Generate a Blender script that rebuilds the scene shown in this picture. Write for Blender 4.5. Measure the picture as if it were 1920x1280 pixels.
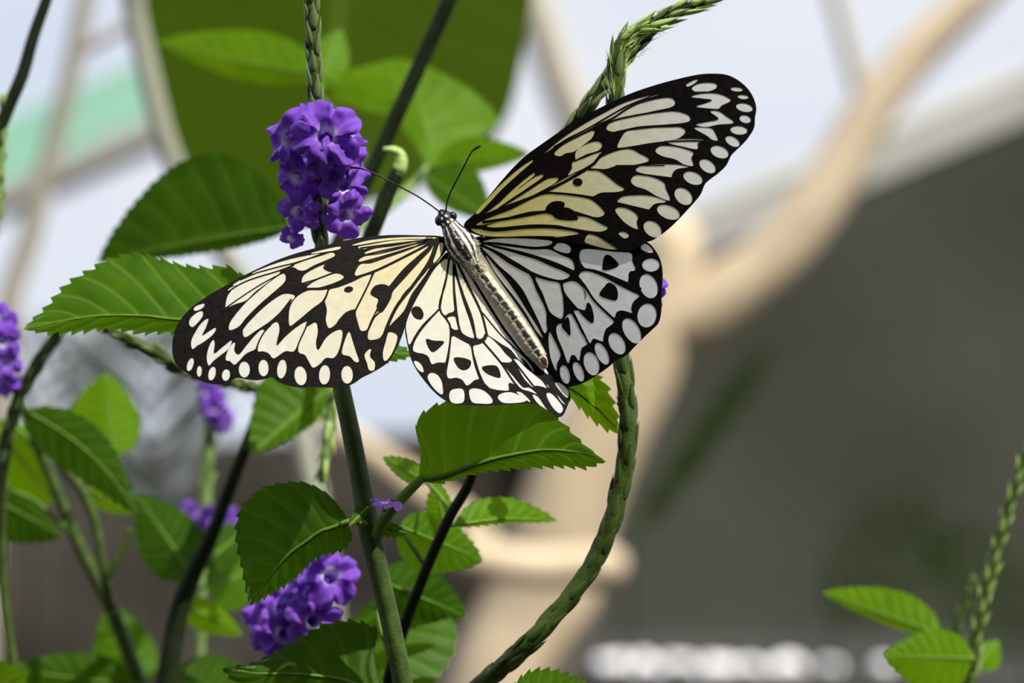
import bpy, bmesh, math, random
import numpy as np
from mathutils import Vector, Matrix, Quaternion, noise
from mathutils.geometry import delaunay_2d_cdt

random.seed(7)
for o in list(bpy.data.objects):
    bpy.data.objects.remove(o)
SC = bpy.context.scene
COL = SC.collection

# ------------------------------------------------------------------ camera
CAM_D, CAM_Z, PX = 0.60, 1.10, 1e-4        # distance to the butterfly, height, metres per pixel there
cam = bpy.data.cameras.new('camera')
cam.sensor_width = 36.0
cam.lens = 36.0 * CAM_D / (1920 * PX)
cam.clip_start, cam.clip_end = 0.02, 200
cam.dof.use_dof = True
cam.dof.focus_distance = CAM_D - 0.004
cam.dof.aperture_fstop = 13.5
camo = bpy.data.objects.new('camera', cam)
camo.location = (0, -CAM_D, CAM_Z)
camo.rotation_euler = (math.pi / 2, 0, 0)
COL.objects.link(camo)
SC.camera = camo

# ------------------------------------------------------------------ light
SUN_TO = Vector((0.45, -0.41, 0.82)).normalized()   # direction towards the sun
sun = bpy.data.lights.new('sun', 'SUN')
sun.energy = 7.6
sun.angle = 0.009
sun.color = (1.0, 0.95, 0.86)
suno = bpy.data.objects.new('sun', sun)
suno.rotation_euler = SUN_TO.to_track_quat('Z', 'Y').to_euler()
suno.location = (1, -1, 4)
COL.objects.link(suno)

w = bpy.data.worlds.new('sky')
SC.world = w
w.use_nodes = True
nt = w.node_tree
nt.nodes.clear()
out = nt.nodes.new('ShaderNodeOutputWorld')
bg = nt.nodes.new('ShaderNodeBackground')
tc = nt.nodes.new('ShaderNodeTexCoord')
nz = nt.nodes.new('ShaderNodeTexNoise')
nz.inputs['Scale'].default_value = 5.0
nz.inputs['Detail'].default_value = 3.0
rp = nt.nodes.new('ShaderNodeValToRGB')
rp.color_ramp.elements[0].position = 0.35
rp.color_ramp.elements[0].color = (0.66, 0.73, 0.88, 1)
rp.color_ramp.elements[1].position = 0.65
rp.color_ramp.elements[1].color = (0.84, 0.86, 0.93, 1)
nt.links.new(tc.outputs['Generated'], nz.inputs['Vector'])
nt.links.new(nz.outputs['Fac'], rp.inputs['Fac'])
nt.links.new(rp.outputs['Color'], bg.inputs['Color'])
bg.inputs['Strength'].default_value = 1.0
nt.links.new(bg.outputs[0], out.inputs['Surface'])

vs = SC.view_settings
vs.view_transform = 'Standard'
vs.look = 'None'
vs.gamma = 1.0
vs.exposure = 0.0
vs.use_curve_mapping = False

# ------------------------------------------------------------------ helpers
def P(px, py, y=0.0):
    """point on the photograph's pixel ray at depth y behind the butterfly"""
    k = PX * (CAM_D + y) / CAM_D
    return Vector(((px - 960) * k, y, CAM_Z - (py - 640) * k))

def mm(y):           # metres per pixel at depth y
    return PX * (CAM_D + y) / CAM_D

def tag(o, label=None, cat=None, group=None, kind=None):
    if label: o['label'] = label
    if cat: o['category'] = cat
    if group: o['group'] = group
    if kind: o['kind'] = kind
    return o

def empty(name, loc, label, cat, group=None):
    o = bpy.data.objects.new(name, None)
    o.empty_display_size = 0.02
    o.location = loc
    COL.objects.link(o)
    return tag(o, label, cat, group)

def origin(parent):
    v = Vector((0, 0, 0))
    while parent is not None:
        v += parent.location
        parent = parent.parent
    return v

def mk(name, verts, faces, mat, parent=None, smooth=True, attrs=None, mats=None, midx=None):
    off = origin(parent)
    me = bpy.data.meshes.new(name)
    me.from_pydata([tuple(Vector(v) - off) for v in verts], [], faces)
    for m in (mats or [mat]):
        me.materials.append(m)
    if midx is not None:
        me.polygons.foreach_set('material_index', midx)
    if smooth:
        me.polygons.foreach_set('use_smooth', [True] * len(me.polygons))
    if attrs:
        for an, vals in attrs.items():
            if hasattr(vals[0], '__len__'):
                a = me.attributes.new(an, 'FLOAT_COLOR', 'POINT')
                flat = []
                for c in vals:
                    flat += [c[0], c[1], c[2], 1.0]
                a.data.foreach_set('color', flat)
            else:
                a = me.attributes.new(an, 'FLOAT', 'POINT')
                a.data.foreach_set('value', list(vals))
    me.update()
    o = bpy.data.objects.new(name, me)
    COL.objects.link(o)
    o.parent = parent
    return o

def inst(name, mesh, parent, pos, quat, scale):
    o = bpy.data.objects.new(name, mesh)
    COL.objects.link(o)
    o.parent = parent
    o.location = Vector(pos) - origin(parent)
    o.rotation_mode = 'QUATERNION'
    o.rotation_quaternion = quat
    o.scale = scale if hasattr(scale, '__len__') else (scale,) * 3
    return o

def catmull(pts, n, closed=False):
    """resample a poly-line of tuples to n points, evenly by arc length, smooth"""
    p = [np.array(q, float) for q in pts]
    dense = []
    N = len(p)
    rng = range(N) if closed else range(N - 1)
    for i in rng:
        if closed:
            a, b, c, d = p[i - 1], p[i], p[(i + 1) % N], p[(i + 2) % N]
        else:
            b, c = p[i], p[i + 1]
            a = p[i - 1] if i > 0 else 2 * b - c
            d = p[i + 2] if i + 2 < N else 2 * c - b
        for k in range(10):
            t = k / 10
            dense.append(0.5 * (2 * b + (c - a) * t + (2 * a - 5 * b + 4 * c - d) * t * t + (3 * b - a - 3 * c + d) * t ** 3))
    dense.append(p[0] if closed else p[-1])
    D = np.array(dense)
    L = np.concatenate([[0], np.cumsum(np.linalg.norm(np.diff(D[:, :2] if D.shape[1] > 2 else D, axis=0), axis=1))])
    if L[-1] == 0: L[-1] = 1
    s = np.linspace(0, L[-1], n + 1 if closed else n)
    R = np.stack([np.interp(s, L, D[:, j]) for j in range(D.shape[1])], axis=1)
    return R[:-1] if closed else R

def tube(pts, radii, sides=10, bump=None, caps=True):
    """tube round a 3-D poly-line with a radius per point; bump(i, phi) scales the radius"""
    pts = [Vector(p) for p in pts]
    n = len(pts)
    V, F = [], []
    t0 = (pts[1] - pts[0]).normalized()
    ref = Vector((0, -1, 0))
    if abs(t0.dot(ref)) > 0.95: ref = Vector((1, 0, 0))
    u = (ref - t0 * ref.dot(t0)).normalized()
    for i in range(n):
        t = (pts[min(i + 1, n - 1)] - pts[max(i - 1, 0)])
        t = t.normalized() if t.length > 1e-12 else t0
        u = (u - t * u.dot(t)).normalized()
        v = t.cross(u)
        for j in range(sides):
            a = 2 * math.pi * j / sides
            r = radii[i] * (bump(i, a) if bump else 1)
            V.append(pts[i] + (u * math.cos(a) + v * math.sin(a)) * r)
    for i in range(n - 1):
        for j in range(sides):
            k = (j + 1) % sides
            F.append((i * sides + j, i * sides + k, (i + 1) * sides + k, (i + 1) * sides + j))
    if caps:
        F.append(tuple(reversed(range(sides))))
        F.append(tuple((n - 1) * sides + j for j in range(sides)))
    return V, F

def px_path(path, n):
    """path of (px, py, y, radius_px) -> smooth 3-D points and radii in metres"""
    R = catmull(path, n)
    return [P(a, b, c) for a, b, c, r in R], [max(r, 0.2) * mm(c) for a, b, c, r in R], R

# ------------------------------------------------------------------ materials
def nodes(name):
    m = bpy.data.materials.new(name)
    m.use_nodes = True
    t = m.node_tree
    t.nodes.clear()
    o = t.nodes.new('ShaderNodeOutputMaterial')
    return m, t, o

def N(t, kind, **kw):
    n = t.nodes.new(kind)
    for k, v in kw.items():
        if k in n.inputs: n.inputs[k].default_value = v
        else: setattr(n, k, v)
    return n

def rgba(c): return (c[0], c[1], c[2], 1.0)

def mix_col(t, fac, a, b, blend='MIX'):
    n = t.nodes.new('ShaderNodeMix')
    n.data_type = 'RGBA'
    n.blend_type = blend
    for sock, v in ((n.inputs[0], fac), (n.inputs[6], a), (n.inputs[7], b)):
        if hasattr(v, 'is_output'): t.links.new(v, sock)
        elif hasattr(v, '__len__'): sock.default_value = rgba(v)
        else: sock.default_value = v
    return n.outputs[2]

def noise_fac(t, scale, detail=3.0, lo=0.35, hi=0.65, vec=None):
    nz = N(t, 'ShaderNodeTexNoise', Scale=scale, Detail=detail)
    tc = t.nodes.new('ShaderNodeTexCoord')
    t.links.new(vec or tc.outputs['Object'], nz.inputs['Vector'])
    mr = N(t, 'ShaderNodeMapRange')
    mr.inputs[1].default_value, mr.inputs[2].default_value = lo, hi
    t.links.new(nz.outputs['Fac'], mr.inputs[0])
    return mr.outputs[0], nz.outputs['Fac']

def surface(name, c1, c2, scale, rough=0.7, bump=0.0, bscale=None, spec=0.3, detail=3.0, metallic=0.0):
    m, t, o = nodes(name)
    f, raw = noise_fac(t, scale, detail)
    col = mix_col(t, f, c1, c2)
    b = N(t, 'ShaderNodeBsdfPrincipled', Roughness=rough, Metallic=metallic)
    b.inputs['Specular IOR Level'].default_value = spec
    t.links.new(col, b.inputs['Base Color'])
    if bump:
        _, r2 = noise_fac(t, bscale or scale * 4, 4.0)
        bp = N(t, 'ShaderNodeBump', Strength=bump, Distance=0.002)
        t.links.new(r2, bp.inputs['Height'])
        t.links.new(bp.outputs[0], b.inputs['Normal'])
    t.links.new(b.outputs[0], o.inputs['Surface'])
    return m

def leafy(name, c_dark, c_light, vein, trans, tfac=0.45, scale=120, rough=0.45, gloss=0.02):
    """thin leaf: reflected and transmitted light, pale veins from the 'vein' attribute"""
    m, t, o = nodes(name)
    f, raw = noise_fac(t, scale, 4.0, 0.3, 0.7)
    col = mix_col(t, f, c_dark, c_light)
    at = N(t, 'ShaderNodeAttribute', attribute_name='vein')
    col = mix_col(t, at.outputs['Fac'], col, vein)
    d = N(t, 'ShaderNodeBsdfDiffuse')
    t.links.new(col, d.inputs['Color'])
    tr = N(t, 'ShaderNodeBsdfTranslucent')
    tcol = mix_col(t, f, trans, tuple(min(1, x * 1.25) for x in trans))
    vf = N(t, 'ShaderNodeMath', operation='MULTIPLY')
    t.links.new(at.outputs['Fac'], vf.inputs[0]); vf.inputs[1].default_value = 0.5
    tcol = mix_col(t, vf.outputs[0], tcol, tuple(min(1, x * 1.5 + 0.02) for x in trans))
    t.links.new(tcol, tr.inputs['Color'])
    mx = N(t, 'ShaderNodeMixShader'); mx.inputs[0].default_value = tfac
    t.links.new(d.outputs[0], mx.inputs[1]); t.links.new(tr.outputs[0], mx.inputs[2])
    g = N(t, 'ShaderNodeBsdfGlossy', Roughness=rough)
    g.inputs['Color'].default_value = (0.8, 0.85, 0.8, 1)
    fr = N(t, 'ShaderNodeFresnel', IOR=1.35)
    mg = N(t, 'ShaderNodeMath', operation='MULTIPLY'); mg.inputs[1].default_value = gloss * 10
    t.links.new(fr.outputs[0], mg.inputs[0])
    m2 = N(t, 'ShaderNodeMixShader')
    t.links.new(mg.outputs[0], m2.inputs[0]); t.links.new(mx.outputs[0], m2.inputs[1]); t.links.new(g.outputs[0], m2.inputs[2])
    _, r2 = noise_fac(t, 900, 3.0)
    bp = N(t, 'ShaderNodeBump', Strength=0.25, Distance=0.0002)
    t.links.new(r2, bp.inputs['Height'])
    t.links.new(bp.outputs[0], d.inputs['Normal']); t.links.new(bp.outputs[0], g.inputs['Normal'])
    t.links.new(m2.outputs[0], o.inputs['Surface'])
    return m

def pigment_mat(name, tfac, rough, gloss, grain=0.0, grain_col=(0.05, 0.05, 0.04), gscale=2500, spec=0.3, tsat=1.0):
    """surface coloured by the per-vertex 'pigment' attribute, optionally translucent"""
    m, t, o = nodes(name)
    at = N(t, 'ShaderNodeAttribute', attribute_name='pigment')
    col = at.outputs['Color']
    if grain:
        f, raw = noise_fac(t, gscale, 2.0, 0.62, 0.72)
        ml = N(t, 'ShaderNodeMath', operation='MULTIPLY'); ml.inputs[1].default_value = grain
        t.links.new(f, ml.inputs[0])
        col = mix_col(t, ml.outputs[0], col, grain_col)
    b = N(t, 'ShaderNodeBsdfPrincipled', Roughness=rough)
    b.inputs['Specular IOR Level'].default_value = spec
    t.links.new(col, b.inputs['Base Color'])
    _, r2 = noise_fac(t, 700, 3.0)
    bp = N(t, 'ShaderNodeBump', Strength=0.3, Distance=0.0002)
    t.links.new(r2, bp.inputs['Height']); t.links.new(bp.outputs[0], b.inputs['Normal'])
    if tfac:
        tr = N(t, 'ShaderNodeBsdfTranslucent')
        hs = N(t, 'ShaderNodeHueSaturation', Saturation=tsat)
        t.links.new(col, hs.inputs['Color']); t.links.new(hs.outputs[0], tr.inputs['Color'])
        mx = N(t, 'ShaderNodeMixShader'); mx.inputs[0].default_value = tfac
        t.links.new(b.outputs[0], mx.inputs[1]); t.links.new(tr.outputs[0], mx.inputs[2])
        t.links.new(mx.outputs[0], o.inputs['Surface'])
    else:
        t.links.new(b.outputs[0], o.inputs['Surface'])
    return m

M = {}
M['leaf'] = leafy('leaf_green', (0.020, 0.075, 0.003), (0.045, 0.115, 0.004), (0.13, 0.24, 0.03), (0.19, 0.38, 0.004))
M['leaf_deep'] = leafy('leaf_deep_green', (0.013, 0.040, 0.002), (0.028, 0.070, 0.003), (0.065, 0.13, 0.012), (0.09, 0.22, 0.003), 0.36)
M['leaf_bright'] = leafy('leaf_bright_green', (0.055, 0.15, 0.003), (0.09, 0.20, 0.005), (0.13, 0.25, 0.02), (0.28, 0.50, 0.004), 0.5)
M['big_leaf'] = leafy('broad_leaf_green', (0.030, 0.060, 0.003), (0.042, 0.080, 0.004), (0.05, 0.09, 0.005), (0.10, 0.17, 0.003), 0.45, 6)
M['palm'] = leafy('silver_palm_leaf', (0.11, 0.13, 0.12), (0.20, 0.22, 0.22), (0.2, 0.22, 0.2), (0.16, 0.19, 0.18), 0.3, 12)
M['palm_dark'] = leafy('dark_palm_leaf', (0.016, 0.034, 0.005), (0.032, 0.055, 0.010), (0.03, 0.055, 0.01), (0.035, 0.07, 0.005), 0.25, 12)
M['stem'] = surface('green_stem', (0.024, 0.045, 0.005), (0.048, 0.080, 0.010), 300, 0.5, 0.12, 1500, 0.25)
M['stem_dark'] = surface('dark_stem', (0.006, 0.010, 0.003), (0.014, 0.022, 0.006), 200, 0.6, 0.15, 900, 0.12)
M['midrib'] = surface('leaf_midrib', (0.075, 0.15, 0.014), (0.11, 0.20, 0.025), 300, 0.6, 0.1, 1500, 0.15)
M['stem_pale'] = surface('pale_stem', (0.12, 0.20, 0.05), (0.20, 0.30, 0.09), 200, 0.6, 0.3, 900)
M['bract'] = surface('bract_green', (0.05, 0.085, 0.014), (0.13, 0.17, 0.05), 420, 0.4, 0.1, 1500, 0.45)
M['bract_tip'] = surface('bract_young_green', (0.20, 0.34, 0.05), (0.38, 0.50, 0.14), 420, 0.45, 0.3, 1500, 0.5)
M['bract_dark'] = surface('bract_dark_green', (0.022, 0.045, 0.006), (0.055, 0.085, 0.016), 420, 0.4, 0.1, 1500, 0.35)
M['flower'] = pigment_mat('violet_petal', 0.35, 0.5, 0, spec=0.25, tsat=1.1)
M['wing_black'] = surface('black_wing_scales', (0.0030, 0.0025, 0.0025), (0.0075, 0.006, 0.005), 900, 0.55, 0.12, 3000, 0.10)
M['wing_cell'] = pigment_mat('pale_wing_scales', 0.44, 0.55, 0, grain=0.0, spec=0.22, tsat=1.15)
M['body'] = pigment_mat('butterfly_body', 0.0, 0.5, 0, grain=0.35, gscale=3500, spec=0.3)
M['eye'] = surface('glossy_black_eye', (0.006, 0.006, 0.008), (0.02, 0.02, 0.022), 900, 0.15, spec=0.4)
M['chitin'] = surface('black_chitin', (0.004, 0.004, 0.005), (0.010, 0.009, 0.009), 900, 0.4, spec=0.25)
M['fuzz'] = surface('pale_fuzz', (0.45, 0.40, 0.28), (0.70, 0.66, 0.52), 900, 0.8)
M['bark'] = surface('pale_bark', (0.42, 0.34, 0.23), (0.60, 0.49, 0.35), 7, 0.85, 0.5, 40, 0.15)
M['bark_grey'] = surface('grey_bark', (0.30, 0.28, 0.23), (0.42, 0.39, 0.32), 6, 0.85, 0.5, 30, 0.15)
M['stalk'] = surface('pale_leaf_stalk', (0.24, 0.25, 0.19), (0.32, 0.33, 0.26), 8, 0.7)
M['rail_dim'] = surface('weathered_rail', (0.16, 0.16, 0.12), (0.22, 0.22, 0.17), 3, 0.7)
M['wall'] = surface('dark_rough_wall', (0.040, 0.042, 0.032), (0.060, 0.062, 0.050), 2.4, 0.95, 0.6, 14, 0.1)
M['wall_low'] = surface('dark_rock', (0.026, 0.023, 0.018), (0.062, 0.056, 0.046), 5.0, 0.95, 0.6, 20, 0.1)
M['ledge'] = surface('wet_stone_ledge', (0.022, 0.023, 0.019), (0.035, 0.035, 0.03), 6.0, 0.9, 0.4, 30, 0.2)
M['soil'] = surface('soil', (0.03, 0.024, 0.016), (0.07, 0.055, 0.04), 12, 0.95, 0.6, 60, 0.1)
M['rail'] = surface('painted_rail', (0.36, 0.36, 0.33), (0.42, 0.42, 0.39), 3, 0.6)
M['rail_white'] = surface('white_rail', (0.56, 0.57, 0.58), (0.62, 0.63, 0.64), 3, 0.6)
M['pebble'] = surface('white_pebble', (0.90, 0.89, 0.92), (0.96, 0.96, 0.98), 30, 0.5)

# tinted greenhouse pane
def pane_mat(name, col):
    m, t, o = nodes(name)
    f, _ = noise_fac(t, 2.0, 2.0)
    c = mix_col(t, f, col, tuple(min(1, x * 1.08) for x in col))
    tr = N(t, 'ShaderNodeBsdfTransparent'); t.links.new(c, tr.inputs['Color'])
    tl = N(t, 'ShaderNodeBsdfTranslucent'); t.links.new(c, tl.inputs['Color'])
    g = N(t, 'ShaderNodeBsdfGlossy', Roughness=0.1)
    a = N(t, 'ShaderNodeMixShader'); a.inputs[0].default_value = 0.15
    t.links.new(tr.outputs[0], a.inputs[1]); t.links.new(tl.outputs[0], a.inputs[2])
    b = N(t, 'ShaderNodeMixShader'); b.inputs[0].default_value = 0.04
    t.links.new(a.outputs[0], b.inputs[1]); t.links.new(g.outputs[0], b.inputs[2])
    t.links.new(b.outputs[0], o.inputs['Surface'])
    return m
M['pane'] = pane_mat('aqua_pane', (0.74, 0.98, 0.78))

# ------------------------------------------------------------------ setting
def box_between(name, a, b, c, d, depth, mat, parent=None):
    """slab from a quad (four points facing the camera) pushed back by depth"""
    q = [Vector(x) for x in (a, b, c, d)]
    V = q + [x + Vector((0, depth, 0)) for x in q]
    F = [(0, 1, 2, 3), (7, 6, 5, 4), (0, 4, 5, 1), (1, 5, 6, 2), (2, 6, 7, 3), (3, 7, 4, 0)]
    return mk(name, V, F, mat, parent, smooth=False)

g = mk('floor', [(-6, -3, 0), (6, -3, 0), (6, 9, 0), (-6, 9, 0), (-6, -3, -0.2), (6, -3, -0.2), (6, 9, -0.2), (-6, 9, -0.2)],
       [(0, 1, 2, 3), (7, 6, 5, 4), (0, 4, 5, 1), (1, 5, 6, 2), (2, 6, 7, 3), (3, 7, 4, 0)], M['soil'], smooth=False)
tag(g, 'dark bare soil of the planting bed', 'soil', kind='structure')

YW = 4.0
def slope_r(px):      # lower edge of the sloping rail on the right
    return 475 + (px - 1300) * (215 - 475) / (1920 - 1300)
def zq(px, py, y): return P(px, py, y)
a = zq(1080, slope_r(1080), YW); b = zq(2700, slope_r(2700), YW)
wr = box_between('wall_right', a, b, Vector((b.x, YW, 0)), Vector((a.x, YW, 0)), 0.12, M['wall'])
tag(wr, 'dark grey rough wall under the sloping light grey rail', 'wall', kind='structure')
a = zq(-900, 880, YW + 0.1); b = zq(1120, 800, YW + 0.1)
wl = box_between('wall_back', a, b, Vector((b.x, YW + 0.1, 0)), Vector((a.x, YW + 0.1, 0)), 0.12, M['wall_low'])
tag(wl, 'low dark rock wall behind the plants', 'wall', kind='structure')
wf = box_between('added_wall_front', Vector((-4, -2.6, 3.6)), Vector((4, -2.6, 3.6)), Vector((4, -2.6, 0)), Vector((-4, -2.6, 0)), 0.15, M['wall_low'])  # unseen dark wall added behind the camera to cut the sky's fill light
tag(wf, 'added unseen dark wall behind the viewer, cutting the fill light', 'wall', kind='structure')
def rail(name, x0, x1, fn, top, bot, y, dep, mat, label):
    o = box_between(name, zq(x0, fn(x0) + top, y), zq(x1, fn(x1) + top, y), zq(x1, fn(x1) + bot, y), zq(x0, fn(x0) + bot, y), dep, mat)
    return tag(o, label, 'rail', kind='structure')
rail('trim_1', 1080, 2700, slope_r, -52, 8, YW - 0.005, 0.14, M['rail'], 'light grey sloping rail along the top of the dark wall')
rail('trim_2', 1080, 2700, slope_r, -70, -52, YW + 0.0, 0.10, M['rail_dim'], 'thin dull strip above the light grey sloping rail')
rail('trim_3', 1080, 2700, slope_r, -102, -70, YW + 0.10, 0.06, M['rail_white'], 'pale upper strip of the sloping roof edge')
def slope_l(px): return 372 - (px) * 0.45
rail('trim_4', -700, 420, slope_l, -28, 14, 2.4, 0.08, M['rail'], 'grey sloping rail under the aqua pane')
rail('trim_5', -700, 420, slope_l, 14, 34, 2.43, 0.05, M['bark_grey'], 'thin shaded strip under the grey sloping rail')
pn = box_between('window_1', zq(-700, slope_l(-700) - 150, 2.42), zq(420, slope_l(420) - 140, 2.42), zq(420, slope_l(420) - 26, 2.42), zq(-700, slope_l(-700) - 26, 2.42), 0.006, M['pane'])
tag(pn, 'aqua tinted greenhouse pane above the grey rail', 'window', kind='structure')

# ledge with white pebbles, low at the right
YL = 2.2
zl = zq(0, 1262, YL).z
la, lb = zq(1000, 0, YL).x, zq(2600, 0, YL).x
lg = box_between('trim_6', (la, YL - 0.12, zl), (lb, YL - 0.12, zl), (lb, YL - 0.12, 0), (la, YL - 0.12, 0), 0.5, M['ledge'])
tag(lg, 'low dark stone ledge carrying white pebbles', 'ledge', kind='structure')

def pebble_mesh(k):
    bm = bmesh.new()
    bmesh.ops.create_icosphere(bm, subdivisions=2, radius=1)
    for v in bm.verts:
        d = 1 + 0.22 * noise.noise(v.co * 1.3 + Vector((k * 5.1, 0, 0)))
        v.co = Vector((v.co.x * d, v.co.y * d * 0.9, v.co.z * d * 0.7))
    me = bpy.data.meshes.new('pebble'); bm.to_mesh(me); bm.free()
    me.materials.append(M['pebble'])
    me.polygons.foreach_set('use_smooth', [True] * len(me.polygons))
    return me
PEB = [pebble_mesh(k) for k in range(4)]
rr = random.Random(3)
spots = [(1138 + 24 * i + rr.uniform(-5, 5), rr.uniform(13, 27)) for i in range(15)]
spots += [(1556, 20), (1657, 20), (1498, 15)]
for i, (px, r) in enumerate(spots):
    k = mm(YL) * r
    o = bpy.data.objects.new('pebble', PEB[i % 4])
    COL.objects.link(o)
    mz = min(v.co.z for v in PEB[i % 4].vertices)
    o.location = (zq(px, 0, YL).x, YL + (rr.uniform(-0.03, 0.03) if i < 15 else 0), zl - mz * k - 0.0005)
    o.scale = (k,) * 3
    if i < 15:
        tag(o, 'white rounded pebble in the long row on the stone ledge', 'pebble', 'white pebbles on the ledge')
    else:
        tag(o, ['white pebble lying alone, middle of the three right of the row', 'white pebble lying farthest right on the ledge',
                'small white pebble just past the end of the row'][i - 15], 'pebble', 'white pebbles on the ledge')

# ------------------------------------------------------------------ trees
def wood(name, path, mat, parent, n=50, sides=20, amp=0.08, seed=0.0):
    pts, rad, R = px_path(path, n)
    def bump(i, a):
        p = pts[i] * 9 + Vector((math.cos(a), math.sin(a), seed)) * 0.8
        return 1 + amp * noise.noise(p) + amp * 0.5 * noise.noise(p * 3)
    V, F = tube(pts, rad, sides, bump)
    return mk(name, V, F, mat, parent)
YT = 1.8
def yy(lst, y): return [(a, b, y if len(q) == 0 else q[0], r) for a, b, r, *q in lst]
base = P(900, 1500, YT); base.z = 0
tree = empty('pale_tree', base, 'pale beige tree with a thick leaning trunk and forked limb', 'tree')
zpix = 640 + CAM_Z / mm(YT)
wood('trunk', yy([(820, zpix, 190), (880, 2600, 165), (915, 1700, 135), (945, 1320, 112), (1010, 1130, 102), (1065, 960, 96), (1125, 810, 88), (1195, 690, 74), (1238, 590, 62), (1262, 500, 55), (1268, 430, 44), (1272, 400, 18)], YT), M['bark'], tree, 90, 24, 0.10, 1)
wood('limb', yy([(1215, 640, 45), (1290, 600, 60), (1350, 560, 60), (1430, 500, 56), (1510, 410, 54), (1570, 320, 50), (1630, 215, 46), (1710, 110, 42), (1800, 20, 40), (1900, -90, 38), (2050, -300, 32)], YT), M['bark'], tree, 70, 20, 0.12, 2)
wood('twig', yy([(1640, 220, 20), (1612, 165, 17), (1590, 90, 16), (1565, 0, 15), (1530, -120, 12)], YT), M['bark_grey'], tree, 24, 12, 0.1, 3)
wood('branch', yy([(860, 1035, 30), (930, 1052, 34), (1020, 1062, 36), (1100, 1060, 38), (1150, 1062, 36), (1172, 1066, 16)], YT - 0.12), M['bark'], tree, 30, 14, 0.15, 4)
wood('branch', yy([(960, 1060, 30), (880, 985, 28), (800, 925, 26), (700, 850, 24), (600, 785, 22), (520, 735, 18), (430, 690, 14)], YT + 0.1), M['bark'], tree, 30, 14, 0.12, 5)

t2 = empty('slender_tree', Vector((P(860, 700, 2.3).x, 2.3, 0)), 'blurred greyish trunk rising behind the right wing', 'tree')
wood('trunk', yy([(860, 640 + CAM_Z / mm(2.3), 60), (940, 1300, 50), (1100, 850, 46), (1160, 600, 44), (1140, 420, 42), (1085, 240, 38), (1035, 110, 36), (1000, 0, 34), (950, -160, 30)], 2.3), M['bark_grey'], t2, 50, 16, 0.08, 6)
t3 = empty('slender_tree', Vector((P(-60, 700, 0.95).x, 0.95, 0)), 'thin grey leaning trunk at the upper left of the photo', 'tree')
wood('trunk', yy([(-60, 640 + CAM_Z / mm(0.95), 34), (-40, 1500, 28), (10, 640, 24), (48, 480, 22), (90, 310, 20), (130, 150, 19), (160, 0, 18), (190, -160, 16)], 0.95), M['bark_grey'], t3, 50, 14, 0.08, 7)
wood('twig', yy([(150, 95, 12), (190, 75, 11), (240, 45, 10), (300, 0, 9), (340, -60, 7)], 0.95), M['bark_grey'], t3, 16, 10, 0.1, 8)

# ------------------------------------------------------------------ leaf builder
def leaf(parent, mid, up, lo, y, mat, tilt=(0.3, 0.3), teeth=5.0, nteeth=16, petiole=None, pr=(6, 4), N_=110, M_=8,
         quilt=3.2, droop=0.0, nv=9, label=None, name='leaf', pmat=None):
    """mid, up, lo: pixel poly-lines from the leaf's base to its tip; y=(depth at base, depth at tip);
    tilt: how far (metres per metre) each side falls back from the midrib"""
    Mi = catmull(mid, N_ + 1)
    Up = catmull(up, N_ + 1)
    Lo = catmull(lo, N_ + 1)
    sgn = 1
    V, A = [], []
    cols = 2 * M_ + 1
    for i in range(N_ + 1):
        s = i / N_
        yb = y[0] + (y[1] - y[0]) * s + droop * math.sin(math.pi * s)
        for j in range(-M_, M_ + 1):
            t = abs(j) / M_
            E = Up[i] if j < 0 else Lo[i]
            m = Mi[i]
            q = m + (E - m) * t
            d = np.linalg.norm(E - m)
            if t > 0.99 and d > 1e-6 and 0.03 < s < 0.985:
                ph = (s * nteeth) % 1.0
                tooth = (ph ** 1.3) * teeth * min(1, 6 * s) * min(1, 7 * (1 - s) + 0.25)
                tang = Mi[min(i + 1, N_)] - Mi[max(i - 1, 0)]
                tang = tang / (np.linalg.norm(tang) + 1e-9)
                q = q + (E - m) / d * tooth + tang * tooth * 0.5
            # lateral veins
            vph = (s * nv - t * 1.6 * (0.6 + 0.4 * min(1, d / 60))) % 1.0
            dist = min(vph, 1 - vph)
            line = max(0.0, 1 - dist / 0.10) * (1 if t < 0.97 else 0.3)
            net = 0.0
            midv = max(0.0, 1 - t * d / 4.5)
            bul = (0.5 - 0.5 * math.cos(2 * math.pi * vph)) * math.sin(math.pi * min(1, t * 1.02))
            k = tilt[0] if j < 0 else tilt[1]
            dep = yb + k * t * d * PX - quilt * PX * bul * (1 if d > 15 else d / 15)
            dep += 1.2 * PX * noise.noise(Vector((q[0] * 0.03, q[1] * 0.03, y[0] * 50)))
            V.append(P(q[0], q[1], dep))
            A.append(min(1.0, 0.75 * line + midv))
    F = []
    for i in range(N_):
        for j in range(cols - 1):
            F.append((i * cols + j, i * cols + j + 1, (i + 1) * cols + j + 1, (i + 1) * cols + j))
    o = mk(name, V, F, mat, parent, attrs={'vein': A})
    if label: o['label'] = label
    # midrib (with the leaf stalk) as a piece of its own
    path = []
    for q in (petiole or []):
        path.append(q)
    pts = [P(*q) for q in path]
    rad = []
    if pts:
        R = catmull(path, 14)
        pts = [P(*q) for q in R]
        rad = [(pr[0] + (pr[1] - pr[0]) * i / 13) * PX for i in range(14)]
    r0 = pr[1] if pts else pr[1]
    for i in range(0, N_ - 2, 4):
        s = i / N_
        p = V[i * cols + M_]
        pts.append(Vector(p) + Vector((0, r0 * PX * (0.15), 0)))
        rad.append(r0 * PX * (1 - s) ** 0.8 * mm(y[0]) / PX * 0.62 + 0.00006)
    Vt, Ft = tube(pts, rad, 8)
    mk('midrib', Vt, Ft, pmat or M['midrib'], o)
    return o

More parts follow.
